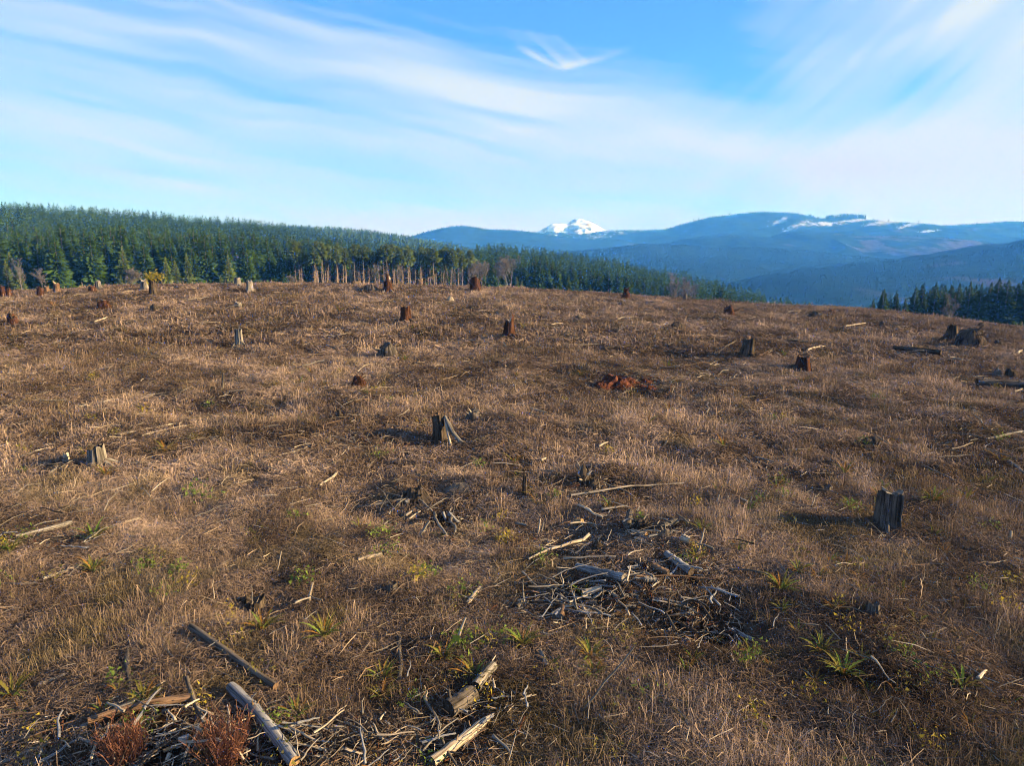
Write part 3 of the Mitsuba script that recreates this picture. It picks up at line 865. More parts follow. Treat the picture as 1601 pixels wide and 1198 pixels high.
def stump(u, v, w, h, pal, label, kind='stump', cut=CUT, jag=.12, roots=3, hollow=False, spike=0.0, lean=(0, 0), squat=1.0, rootpal=None, flare=.68, flute=.13, cat='stump', topr=.86, rootlen=1.0, side=None):
    """a stump seen at pixel (u, v), w and h in photograph pixels"""
    q = at(u, v)
    s = px(q)
    r, hh = .5 * w * s * .82, h * s * 1.04 + .0016 * q[1]
    k = thing(kind, label, cat)
    m, ring = stump_mesh(r, hh, pal, jag, flute, flare, lean=lean, squat=squat, spike=spike, topr=topr)
    rot = rngw.random() * 6.28 if not any(lean) else 0
    z = q[2] - .05
    put(k, 'trunk', moved(m, q[0], q[1] + r * .6, z, rot), 40 if False else True)
    cap = disc_cap(ring * [.98, .98, 1] - [0, 0, .012], -.45 * hh if hollow else -.10 * r, DARK if hollow else cut)
    put(k, 'hollow_top' if hollow else 'cut_top', moved(cap, q[0], q[1] + r * .6, z, rot), False)
    a0 = rngw.random() * 6.28
    for i in range(roots):
        a = (a0 + i * 6.28 / max(roots, 1) + .5 * rngw.random()) if side is None else side + (i - (roots - 1) / 2) * .7
        L = r * (1.1 + .9 * rngw.random()) * rootlen
        pts = [np.array([math.cos(a) * r * .7, math.sin(a) * r * .7, hh * .28])]
        for t in (.35, .7, 1.0, 1.25):
            x, y = math.cos(a + .2 * t) * (r * .8 + L * t), math.sin(a + .2 * t) * (r * .8 + L * t)
            gz = ground_at(q[0] + x, q[1] + r * .6 + y) - z
            pts.append(np.array([x, y, max(gz + .04, hh * .28 * (1 - t) + gz) if t < 1 else gz - .05 * t]))
        put(k, 'root', moved(tube(pts, np.array([.30, .22, .16, .10, .05]) * r, 7, True, pal if rootpal is None else rootpal), q[0], q[1] + r * .6, z))
    CLEAR.append((q[0] - r, q[1] - .35, q[0] + r, q[1] - .35, .34 + .2 * r + .012 * q[1]))
    return k, q, r, hh


def lump_mesh(rx, ry, h, pal, rng=rngw, n=22, m=8, rough=.45, seed=0):
    """a low ragged heap of rotten wood and earth"""
    th = np.linspace(0, 2 * np.pi, n, endpoint=False)
    V, U = [], []
    for k in range(m + 1):
        s = k / m
        rad = math.cos(s * math.pi / 2) ** .8 if k < m else .02
        z = h * math.sin(s * math.pi / 2) - .2 * (1 - s)
        P = np.stack([rx * rad * np.cos(th), ry * rad * np.sin(th), 0 * th + z], 1)
        nz = meshkit.fbm(P / (.35 * max(h, .4)) + seed * 5.1, 3, 4) - .5
        P = P * (1 + rough * nz[:, None] * np.array([1.0, 1.0, 1.6]))
        V.append(P)
        U.append(np.stack([pal + .03 + .94 * np.abs(2 * (np.arange(n) / n) - 1), z + 0 * th], 1))
    i, j = np.meshgrid(np.arange(m), np.arange(n), indexing='ij')
    a, b = i * n + j, i * n + (j + 1) % n
    q = np.stack([a, b, b + n, a + n], -1).reshape(-1, 4)
    return np.vstack(V), np.vstack([q[:, [0, 1, 2]], q[:, [0, 2, 3]]]), np.vstack(U)


def heap(u, v, w, h, pal, label, name='root_mass', cat='root mass', spikes=7, deep=.6, spal=None, rough=.5, slen=1.0):
    """an upturned root or rotten stump: a ragged body with broken roots sticking out"""
    q = at(u, v)
    s = px(q)
    rx, hh = .5 * w * s, h * s * .95 + .06 + .0024 * q[1]
    k = thing(name, label, cat)
    sd = rngw.random() * 40
    body = lump_mesh(rx, rx * deep, hh, pal, rough=rough, seed=sd)
    cx, cy, cz = q[0], q[1] + rx * deep * .6, q[2] - .04
    put(k, 'body', moved(body, cx, cy, cz), False)
    for i in range(spikes):
        a = rngw.random() * 6.28
        e = .15 + 1.1 * rngw.random()
        d = np.array([math.cos(a) * math.cos(e), math.sin(a) * math.cos(e) * .7, math.sin(e)])
        p0 = np.array([d[0] * rx * .55, d[1] * rx * deep * .55, hh * .55 * (d[2] + .3)])
        L = (.35 + .65 * rngw.random()) * max(hh, .45 * rx) * .8 * slen
        d2 = d + (rngw.random(3) - .5) * .7
        pts = [p0, p0 + d * L * .5, p0 + d * L * .5 + d2 * L * .4]
        put(k, 'root', moved(tube(pts, np.array([.11, .075, .02]) * (.55 * hh + .25 * rx), 6, True, pal if spal is None or rngw.random() < .5 else spal), cx, cy, cz))
    CLEAR.append((q[0] - rx * .8, q[1] - .3, q[0] + rx * .8, q[1] - .3, .34 + .012 * q[1]))
    return k, q, rx, hh


def log(u0, v0, u1, v1, d0, d1, pal, label, name='log', cat='log', ends=(CUT, CUT), tip=False, lift=.62, bumps=2, bend=.04, sides=12, knots=3, hang=(0, 0), group=None):
    """a log lying between two pixels; d0, d1 its thickness there in photograph pixels"""
    p, q = at(u0, v0), at(u1, v1)
    k_ = .45 if d0 > 10 else .37
    r0, r1 = k_ * d0 * px(p), k_ * d1 * px(q)
    k = thing(name, label, cat, group)
    n = 12
    t = np.linspace(0, 1, n)
    P = p + (q - p) * t[:, None]
    L = np.linalg.norm(q - p)
    dxy = (q - p)[:2] / max(np.linalg.norm((q - p)[:2]), 1e-6)
    side = np.array([-dxy[1], dxy[0]])
    P[:, :2] += side * (bend * L * np.sin(np.pi * t) * (rngw.random() - .5))[:, None] * 2
    if d0 <= 10:
        P[:, :2] += side * (gaussian_filter(rngw.normal(size=n), 1.2) * .018 * L)[:, None]
    rr = r0 + (r1 - r0) * t
    gz = ground_z(P[:, 0], P[:, 1])
    lin = np.polyfit(t, gz, 1)
    P[:, 2] = .5 * np.polyval(lin, t) + .5 * gaussian_filter(gz, 2) + rr * (2 * lift - .35) + (.06 + .0022 * p[1] if d0 > 10 or p[1] > 45 else .015 + .0015 * p[1]) + hang[0] * (1 - t) + hang[1] * t
    rr2 = rr * (1 + .07 * np.sin(t * 23 + rngw.random() * 6) + .06 * (rngw.random(n) - .5))
    if tip:
        rr2[-3:] *= [.8, .55, .18]
    m = tube(P, rr2, sides, False, pal)
    ang = meshkit.noise(m[0] / max(1.1 * r0, .05), 5) - .5
    m = (m[0] + 0, m[1], m[2])
    cen = np.repeat(P, sides + 1, 0)
    m[0][:] = cen + (m[0] - cen) * (1 + .20 * ang[:, None])
    m[0][sides::sides + 1] = m[0][0::sides + 1]
    put(k, 'bark' if pal in (BROWN, DUSK) else 'stem', m)
    for e, e2, r in ((0, 1, r0), (n - 1, n - 2, r1)):
        if tip and e:
            continue
        ring = m[0][e * (sides + 1):e * (sides + 1) + sides]
        out = (P[e] - P[e2]) / np.linalg.norm(P[e] - P[e2])
        v = np.vstack([ring + out * .004, [ring.mean(0) - out * .12 * r]])
        i = np.arange(sides)
        f = np.stack([i, (i + 1) % sides, np.full(sides, sides)], 1)
        f = f if e else f[:, ::-1]
        ce = ends[0 if e == 0 else 1]
        u_ = np.stack([ce + .05 + .9 * np.concatenate([np.abs(2 * i / sides - 1), [.5]]), np.concatenate([np.zeros(sides), [.4]])], 1)
        put(k, 'cut_end', (v, f, u_), False)
    for j in range(knots):
        s = rngw.uniform(.15, .85)
        c = P[int(s * (n - 1))]
        a = rngw.uniform(.3, 2.8)
        o = np.append(side * math.cos(a), math.sin(a))
        r = np.interp(s, t, rr)
        L2 = r * (.5 + .8 * rngw.random())
        pts = [c + o * r * .7, c + o * (r + L2 * .5) + np.append(dxy, 0) * .1 * L2, c + o * (r + L2) + np.append(dxy, 0) * .35 * L2]
        put(k, 'branch_stub', tube(pts, np.array([.20, .14, .09]) * r, 5, True, pal if rngw.random() < .6 else CUT))
    st = np.array([0, -1.0])
    CLEAR.append((p[0], p[1] - .15, q[0], q[1] - .15, .30 + max(r0, r1)))
    return k


def stick(u0, v0, u1, v1, d, pal, label, name='stick', cat='stick', z0=.17, z1=.17, crook=.04, forks=0, group=None, sides=6, clear=.24):
    p, q = at(u0, v0), at(u1, v1)
    k = thing(name, label, cat, group)
    stick_between(k, p + [0, 0, z0], q + [0, 0, z1], .5 * d * px((p + q) / 2), pal, crook, forks, sides)
    if clear:
        CLEAR.append((p[0], p[1] - .1, q[0], q[1] - .1, clear))
    return k


def stick_between(k, p, q, r, pal, crook=.05, forks=0, sides=6, single=False):
    n = 7
    t = np.linspace(0, 1, n)
    L = np.linalg.norm(q - p)
    P = p + (q - p) * t[:, None]
    side = np.cross(q - p, [0, 0, 1.0]); side /= np.linalg.norm(side) + 1e-9
    w = np.sin(np.pi * t) * rngw.normal() + .6 * np.sin(2 * np.pi * t) * rngw.normal()
    P += side * (crook * .6 * L * w)[:, None] + rngw.normal(size=(n, 3)) * (crook * .16 * L)
    P[:, 2] += crook * .5 * L * np.sin(np.pi * t) * (.3 + rngw.random())
    rr = r * np.linspace(1.1, .6, n) * (1 + .2 * (rngw.random(n) - .5))
    m = tube(P, rr, sides, True, pal)
    if not forks:
        scene[k] = mikit.ply((m[0], m[1]), 'wood', smooth=True, uv=m[2])
        return
    put(k, 'stem', m)
    for j in range(forks):
        i = rngw.integers(1, n - 1)
        d = (P[i + 1] - P[i]) / np.linalg.norm(P[i + 1] - P[i]) + side * (.5 + .6 * rngw.random()) * rngw.choice([-1, 1]) + np.array([0, 0, .45 * rngw.random()])
        d /= np.linalg.norm(d)
        LL = L * (.2 + .22 * rngw.random())
        put(k, 'twig', tube([P[i], P[i] + d * LL * .5, P[i] + d * LL + [0, 0, .05 * LL]], rr[i] * np.array([.6, .45, .2]), 5, True, pal))


# ---- stumps and root masses, left to right along the far rim
stump(4, 467, 9, 16, RED, 'reddish rotten stump at the very left edge below the forest', cut=BROWN, spike=.2)
stump(13, 466, 10, 13, RED, 'dark reddish stump close beside another at the left edge', cut=DARK, jag=.2)
stump(62, 466, 12, 14, RED, 'dark reddish stump in front of the leafless trees at left', cut=DARK, jag=.2, flare=.35)
stump(73, 459, 8, 10, BROWN, 'small brown stump just behind a darker reddish one', cut=GREY)
stump(88, 460, 11, 16, BROWN, 'brown stump with a light brown top near the left forest', cut=CUT, jag=.18)
heap(107, 463, 13, 6, DARK, 'low dark rotten root lump right of a brown stump at far left', spikes=4)
stump(143, 458, 12, 10, RED, 'squat reddish stump touching a paler taller one', cut=BROWN)
stump(153, 453, 10, 12, GREY, 'pale topped grey stump behind a squat reddish one', cut=PALE)
stump(225, 455, 13, 15, GREY, 'grey stump left of the stump that carries a green shrub', cut=PALE, jag=.2)
kk, qs, rs_, hs_ = stump(238, 463, 12, 22, DARK, 'tall dark stump with a yellow-green shrub growing from its top', cut=BROWN, jag=.1)
stump(258, 446, 18, 12, RED, 'wide reddish brown stump behind the stump with the shrub', cut=PALE, jag=.25)
heap(277, 453, 16, 5, DARK, 'low dark root lump on the left crest', spikes=3)
stump(371, 448, 12, 12, GREY, 'pale grey stump on the crest, left one of a pair', cut=PALE, jag=.06)
stump(390, 457, 12, 15, GREY, 'pale grey stump with a flared foot, right one of a pair on the crest', cut=PALE, jag=.25, flare=.8)
stump(372, 482, 13, 8, GREY, 'low pale topped stump below the pair of grey crest stumps', cut=PALE, jag=.2, roots=4, rootpal=DARK)
heap(160, 485, 25, 13, RED, 'broad reddish brown rotten stump among the grass at upper left', 'rotten_stump', 'stump', spal=DARK, spikes=6)
heap(240, 487, 15, 10, DARK, 'dark splintered stump remnant with grey shards at upper left', 'rotten_stump', 'stump', spal=GREY, spikes=6)
heap(18, 509, 19, 17, RED, 'dark reddish upturned root ball near the left edge', spal=DARK, spikes=6, rough=.6)
stump(373, 542, 15, 26, GREY, 'upright grey stump with a dark left side at left of the field', cut=GREY, jag=.12, flute=.2, flare=.3)
stump(483, 443, 11, 8, RED, 'small reddish stump with pale top below the left end of the thinned stand', cut=PALE, jag=.3)
stump(606, 458, 16, 19, RED, 'reddish stump with a pale splintered top on a dark mound at the mid crest', cut=PALE, jag=.3, flare=.9, spike=.3, roots=4, rootpal=GREY)
heap(579, 456, 26, 8, DUSK, 'grey brown heap of roots left of the mid crest stump', spikes=5)
heap(640, 446, 34, 6, DUSK, 'long low grey heap of wood behind the mid crest stump', 'wood_heap', 'wood heap', spikes=6)
heap(655, 448, 14, 8, BROWN, 'small brown root lump before the thinned stand', spikes=4)
stump(713, 448, 18, 15, DUSK, 'domed greyish stump on the crest left of a reddish one', cut=BROWN, topr=.35, jag=.1)
heap(743, 456, 20, 21, RED, 'tall reddish upturned root ball on the crest by the leafless trees', spal=BROWN, deep=.7, rough=.5, spikes=9, slen=.6)
heap(704, 473, 14, 7, PALE, 'small pale grey stump remnant below the domed crest stump', 'rotten_stump', 'stump', spal=GREY, spikes=2, rough=.3)
stump(634, 506, 20, 25, RED, 'reddish stump with dark spreading roots in the middle of the upper field', cut=BROWN, flare=.7, roots=5, rootpal=DARK, jag=.08)
stump(796, 528, 21, 22, RED, 'jagged brown stump with a tall splinter at centre of the upper field', cut=PALE, spike=.45, jag=.2, roots=4, rootpal=DARK)
heap(605, 560, 34, 22, DUSK, 'large dark grey slab of root wood lying among green moss', spal=GREY, spikes=5, rough=.35)
heap(979, 469, 15, 14, RED, 'dark reddish root ball standing on the right crest', spal=DARK, spikes=6)
heap(973, 480, 17, 6, DARK, 'low black root lump just below the right crest root ball', spikes=3)
stump(1072, 470, 10, 9, DUSK, 'small grey and dark stump at the crest where the wood sinks', cut=GREY, topr=.5)
heap(1140, 494, 20, 14, RED, 'dark pointed root mass right of centre near the crest', spal=DARK, spikes=8)
heap(1121, 502, 24, 5, DARK, 'low dark root lump left below the pointed root mass', spikes=4)
heap(1060, 516, 27, 10, DARK, 'dark rounded hump of rotten wood in the right upper field', spikes=3, rough=.3)
heap(905, 502, 18, 6, DUSK, 'low greyish root lump right of the jagged brown stump', spikes=6)
heap(1277, 499, 29, 8, DARK, 'wide dark earth and root hump near the right crest', spikes=5)
heap(1301, 491, 12, 5, RED, 'small dark red root lump behind the wide hump', spikes=3)
heap(1340, 481, 14, 6, DARK, 'small dark root lump on the crest left of the dark fir row', spikes=4)
heap(1376, 482, 14, 10, DARK, 'dark root lump at the foot of the first dark fir', spikes=4)
heap(1322, 519, 18, 5, DARK, 'small black root lump below the pale pole at right', spikes=3)
heap(1535, 514, 13, 7, DARK, 'small black stump remnant behind the charred heap', spikes=3)
heap(1380, 511, 14, 5, DARK, 'low dark lump left of the charred heap', spikes=3)
stump(1168, 559, 23, 28, DARK, 'dark charred stump with a pale right edge right of centre', cut=BROWN, jag=.12, flute=.2, roots=3, lean=(.12, 0))
stump(1257, 582, 25, 24, RED, 'dark reddish stump with a skirt of roots on its left', cut=BROWN, jag=.15, flare=.6, roots=3, side=3.3, rootpal=DARK)
stump(1491, 534, 26, 23, DARK, 'black stump at the left end of the charred heap on the right', cut=DARK, topr=.55, flare=.8)
heap(1522, 543, 52, 27, DARK, 'black charred heap of logs beside a black stump on the right', 'charred_heap', 'wood heap', spikes=8, spal=BROWN, rough=.5)
heap(1562, 542, 18, 8, DARK, 'low black root lump right of the charred heap', spikes=4)
heap(1582, 592, 22, 13, DARK, 'black root lump above the grey log at the right edge', spikes=5)
heap(1560, 590, 16, 11, DUSK, 'mossy dark root lump left of the black one at the right edge', spikes=4)
kk, qh, rx_, hh_ = heap(965, 609, 76, 14, 9, 'wide rusty red heap of crumbling rotten wood in mid field', 'rotten_wood_heap', 'wood heap', spikes=14, deep=.55, spal=DARK, rough=.8, slen=.7)
for i in range(9):
    dx, dy = rngw.uniform(-1.0, 1.5) * rx_, rngw.uniform(-.3, .9) * rx_
    g = ground_at(qh[0] + dx, qh[1] + dy)
    CLEAR.append((qh[0] + dx, qh[1] + dy - .8, qh[0] + dx, qh[1] + dy, 1.1))
    put(kk, 'crumbled_block', moved(lump_mesh(.30 * rx_ * (.6 + .8 * rngw.random()), .22 * rx_, .55 * hh_ * (.6 + .9 * rngw.random()), 9 if i % 3 else RED, rough=.8, seed=rngw.random() * 30), qh[0] + dx, qh[1] + dy, g), False)
heap(560, 606, 27, 15, RED, 'low dark red rotten stump left of centre', 'rotten_stump', 'stump', spal=DARK, spikes=4)
heap(530, 657, 14, 14, DARK, 'small dark upright stump remnant left of centre', 'rotten_stump', 'stump', spikes=4)
kk, qm, rm, hm = stump(690, 692, 26, 42, DARK, 'tall dark stump with a long pale root buttress on its right', cut=BROWN, jag=.10, roots=0, lean=(-.10, 0), flute=.18, flare=.3)
for (du, dv, w, pl) in ((36, 4, .16, GREY), (16, 8, .10, PALE), (-8, 8, .10, DARK)):
    e = at(690 + du, 692 + dv)
    b = qm + [0, rm * .6, 0]
    top = b + [rm * (.55 if du > 0 else -.5), -rm * .4, hm * .93]
    mid = (top + e) / 2 + [(-.05 if du > 20 else 0), 0, -.10 * hm]
    put(kk, 'root_buttress', tube([top, top * .6 + mid * .4 - [0, 0, .02], mid, mid * .4 + e * .6 - [0, 0, .03], e + [0, 0, .06]], np.array([.6, 1, 1, .9, .5]) * w * .55, 8, True, pl))
heap(741, 661, 30, 19, DUSK, 'broken grey and dark stump with a pale leaning shard', 'rotten_stump', 'stump', spal=PALE, spikes=6)
stump(148, 729, 31, 28, GREY, 'hollow weathered grey stump at left of the field', hollow=True, jag=.14, flute=.18, roots=2, side=0.0)
stump(103, 723, 10, 15, PALE, 'small pale post-like stump with a black cap left of the hollow stump', cut=DARK, jag=.1, roots=2, rootpal=DARK, flare=.3)
stump(1393, 829, 42, 57, DUSK, 'large fluted grey stump standing alone at the right', cut=GREY, jag=.10, flute=.30, flare=.22, roots=2, topr=.9)
heap(1365, 700, 42, 14, DARK, 'low dark root mass with a pale tip at right of the field', spal=GREY, spikes=7)
heap(1468, 738, 24, 10, DARK, 'small dark mound of roots at right above the fern', spikes=3)
stump(1292, 772, 24, 11, DUSK, 'low flat dark stump left above the fluted stump', cut=DARK, jag=.15, flare=.2)
heap(912, 758, 22, 26, DARK, 'broken root ball with a pale splintered top at mid field', spal=PALE, spikes=9)
heap(930, 766, 30, 12, DARK, 'dark root lump right below the pale splintered one', spikes=6)
stump(820, 779, 9, 30, DARK, 'burnt black upright snag in front of the log bank', kind='snag', cut=DARK, jag=.35, spike=.3, flute=.3, cat='snag')
stump(1368, 966, 32, 19, DUSK, 'weathered grey brown stump in the lower right grass', cut=DUSK, jag=.25, flute=.25, roots=3, rootpal=DARK, topr=.62, flare=.5)
stump(612, 929, 22, 16, DUSK, 'small dark topped stump sunk in the grass at lower middle', cut=DARK, jag=.12)
stump(397, 958, 38, 20, DARK, 'low black stump nearly hidden in the grass at lower left', cut=DARK, jag=.25, roots=2)
heap(934, 866, 19, 24, DARK, 'stubby dark stump with pale top in the slash pile', 'rotten_stump', 'stump', spal=PALE, spikes=4)
heap(1005, 833, 42, 18, DARK, 'black lump of rotten bark at the top of the slash pile', 'bark_lump', 'bark', spikes=4)
heap(1040, 845, 24, 18, DUSK, 'grey splintered lump beside the short white log', 'bark_lump', 'bark', spal=GREY, spikes=6)
heap(650, 788, 60, 22, DARK, 'black overhanging bank of roots above the fan of sticks', 'root_bank', 'root mass', spikes=10, deep=.4, spal=DUSK)
heap(720, 772, 70, 10, DUSK, 'long grey brown root bank behind the weeds', 'root_bank', 'root mass', spikes=8, deep=.3)
# shrub on the dark stump
sh = thing('green_shrub', 'small yellow-green shrub growing out of the tall dark stump', 'shrub')
tp = qs + [0, rs_ * .6, hs_ * .95]
for i in range(7):
    a = rngw.random() * 6.28
    L = .75 * (.6 + .5 * rngw.random())
    d = np.array([math.cos(a) * .8 + .25, math.sin(a) * .6, .8])
    put(sh, 'stem', tube([tp - [0, 0, .15], tp + d * L * .5, tp + d * L + [0, 0, -.1]], [.03, .02, .01], 4, True, BROWN))
v = tp + [.22, 0, .42] + rngw.normal(size=(260, 3)) * [.42, .3, .20]
o = rngw.normal(size=(260, 3, 3)) * .10
put(sh, 'leaves', ((v[:, None] + o).reshape(-1, 3), np.arange(780).reshape(-1, 3), np.stack([7 + np.repeat(rngw.random(260) * .95, 3), np.ones(780)], 1)), False, 'thin_leaf')

# ---- logs
log(299, 993, 432, 1088, 12, 11, DUSK, 'long grey brown log slanting down through the grass at lower left', ends=(GREY, BROWN), knots=3)
log(362, 1090, 462, 1210, 19, 22, BLUE, 'long smooth grey log running out of the bottom edge at lower left', ends=(GREY, CUT), knots=6, bend=.02)
log(676, 1206, 772, 1128, 20, 15, PALE, 'pale debarked split log with a pointed end at the bottom middle', ends=(GREY, PALE), tip=True, knots=2, bend=.01)
log(702, 1126, 738, 1101, 31, 30, DUSK, 'thick short log with a dark cut end at bottom middle', ends=(DARK, GREY), knots=1)
log(744, 1088, 772, 1053, 19, 17, GREY, 'short grey log with a dark sawn end above the thick one', ends=(DARK, GREY), knots=1)
log(902, 897, 975, 916, 13, 15, BLUE, 'long bluish grey log across the slash pile', ends=(GREY, GREY), knots=1)
log(1042, 877, 1080, 906, 13, 15, BLUE, 'grey log with a dark end at the right of the slash pile', ends=(GREY, DARK), knots=1)
log(1020, 896, 1044, 908, 12, 13, BROWN, 'short tan barked log beside the grey log in the slash pile', ends=(CUT, DARK), knots=0)
log(1066, 851, 1079, 857, 13, 13, PALE, 'short white log piece at the upper right of the slash pile', ends=(PALE, DARK), knots=0)
log(899, 826, 910, 827, 12, 13, CUT, 'short log stub with a bright yellow cut face', ends=(CUT, CUT), knots=0)
log(979, 833, 985, 818, 11, 12, DUSK, 'stubby grey brown log end standing in the slash pile', ends=(GREY, GREY), knots=0, hang=(0, .15))
log(988, 836, 1010, 842, 10, 10, PALE, 'pale broken log piece in the upper slash pile', ends=(PALE, CUT), knots=1)
log(993, 846, 1008, 851, 7, 7, PALE, 'small white wood piece below the pale broken one', ends=(PALE, PALE), knots=0)
log(751, 925, 729, 950, 10, 9, PALE, 'short pale log end poking from grass at lower middle', ends=(PALE, GREY), knots=1)
log(26, 846, 113, 823, 10, 11, GREY, 'long weathered grey log at the left beside the fern', ends=(GREY, PALE), knots=3)
log(163, 833, 219, 815, 5, 5, PALE, 'thin pale pole right of the grey log at the left', ends=(PALE, PALE), knots=1)
log(68, 910, 128, 887, 8, 6, PALE, 'pale crooked pole lying in grass at lower left', ends=(PALE, PALE), knots=2)
log(60, 1077, 108, 1056, 8, 6, PALE, 'short pale branch at the lower left by the fern', ends=(PALE, PALE), knots=2)
log(140, 1143, 300, 1105, 14, 15, BROWN, 'thick brown weathered log at bottom left behind the red twigs', ends=(GREY, BROWN), knots=3)
log(128, 1146, 212, 1114, 8, 11, GREY, 'grey split slab leaning on the thick brown log', ends=(GREY, PALE), knots=1, hang=(.02, .12))
log(294, 1086, 322, 1138, 9, 11, DUSK, 'dark grey branch standing between the brown log and smooth log', ends=(GREY, DARK), knots=3, hang=(.25, 0))
log(200, 1018, 205, 1078, 10, 11, DUSK, 'dark decaying log pointing away in the lower left grass', ends=(DARK, GREY), knots=2)
log(624, 1000, 626, 1067, 10, 11, DUSK, 'dark log pointing away in the grass left of the ferns', ends=(GREY, GREY), knots=2)
log(124, 1160, 168, 1176, 10, 10, GREY, 'grey log piece left of the red twigs', ends=(GREY, GREY), knots=1)
log(-8, 1204, 80, 1166, 10, 8, GREY, 'long grey pole at the bottom left corner', ends=(GREY, PALE), knots=2)
log(150, 1146, 200, 1139, 7, 7, PALE, 'pale straight branch piece lying before the brown log', ends=(PALE, PALE), knots=0)
log(256, 1180, 300, 1161, 8, 9, CUT, 'orange tinted split piece in the bottom debris', ends=(CUT, CUT), knots=0)
log(500, 1150, 512, 1196, 8, 9, DUSK, 'dark branch running down through the bottom debris', ends=(GREY, GREY), knots=3)
log(600, 1165, 690, 1135, 8, 12, DUSK, 'dark log half buried above the pale pointed log', ends=(DARK, DARK), knots=2)
log(844, 1022, 856, 1048, 10, 10, GREY, 'short grey log pieces end right of the ferns', ends=(GREY, DARK), knots=1)
log(187, 684, 285, 664, 3.6, 3, PALE, 'long pale pole at the left above the hollow stump, upper one', ends=(PALE, PALE), knots=1)
log(222, 685, 292, 669, 4, 3.2, PALE, 'long pale pole at the left above the hollow stump, lower one', ends=(PALE, PALE), knots=1)
log(77, 746, 90, 735, 6, 6, GREY, 'short grey wood piece left below the hollow stump', ends=(PALE, PALE), knots=0)
log(500, 763, 528, 742, 5, 6, PALE, 'pale broken pole left of the root bank', ends=(PALE, PALE), knots=1)
log(436, 715, 480, 702, 3.6, 3.6, PALE, 'straight pale stick left of the tall dark stump', ends=(PALE, PALE), knots=0)
log(560, 880, 596, 872, 8, 9, PALE, 'pale board end among grass left of the fan of sticks', ends=(PALE, PALE), knots=0)
log(1526, 606, 1612, 610, 12, 13, DUSK, 'thick grey log at the right edge with a dark underside', ends=(DARK, GREY), knots=3)
log(1586, 616, 1606, 606, 4, 4, PALE, 'pale stick leaning on the grey log at the right edge', ends=(PALE, PALE), knots=0)
log(1395, 549, 1470, 560, 8, 12, DARK, 'long dark log lying in the upper right field', ends=(DARK, DARK), knots=4)
log(1545, 690, 1608, 678, 5, 7, GREY, 'grey log at the right edge half way down', ends=(GREY, GREY), knots=2)
log(1576, 726, 1598, 744, 7, 7, GREY, 'short grey log at the right edge under the longer grey one', ends=(GREY, PALE), knots=1)
log(945, 548, 985, 545, 6, 7, DARK, 'dark log with a grey top right of the jagged brown stump', ends=(GREY, DARK), knots=2)
log(885, 541, 940, 540, 4, 5, DUSK, 'thin grey log left of the dark one in the upper field', ends=(GREY, GREY), knots=3)
log(1106, 562, 1150, 536, 3, 4, DUSK, 'thin dark log left of the charred stump', ends=(GREY, GREY), knots=2)
log(1230, 537, 1262, 541, 7, 6, DUSK, 'dark log right of the charred stump', ends=(GREY, DARK), knots=3)
log(1070, 500, 1115, 503, 2.6, 3.5, DARK, 'thin dark pole running into the low root lump', ends=(DARK, DARK), knots=1)
log(148, 508, 168, 500, 3.4, 3, PALE, 'short bright pale stick at the upper left', ends=(PALE, PALE), knots=0)
log(1322, 514, 1353, 510, 3, 2.6, PALE, 'bright pale pole in the upper right field', ends=(PALE, PALE), knots=1)
log(258, 547, 270, 541, 3, 3, PALE, 'small curved pale wood piece at the left of the field', ends=(PALE, RED), knots=1)
log(1490, 563, 1505, 566, 4, 4, PALE, 'bright white wood chip right of the long dark log', ends=(PALE, PALE), knots=0)
log(1120, 926, 1134, 932, 10, 10, BLUE, 'bluish short log end alone at the right of the slash pile', ends=(BLUE, BLUE), knots=0)
log(1145, 988, 1178, 1006, 8, 9, BLUE, 'bluish grey broken log at the lower right of the slash pile', ends=(GREY, GREY), knots=1)
log(1030, 955, 1088, 995, 8, 10, DARK, 'dark log under debris at the lower right of the slash pile', ends=(DARK, DARK), knots=3)
log(560, 797, 632, 785, 5, 8, GREY, 'curved grey root log left of the black bank', ends=(GREY, GREY), knots=2)
log(634, 792, 660, 770, 8, 7, BLUE, 'grey split root rising into the black bank', ends=(GREY, GREY), knots=1)
log(1372, 1193, 1408, 1186, 5, 5, PALE, 'curved pale branch at the bottom right', ends=(PALE, PALE), knots=0)

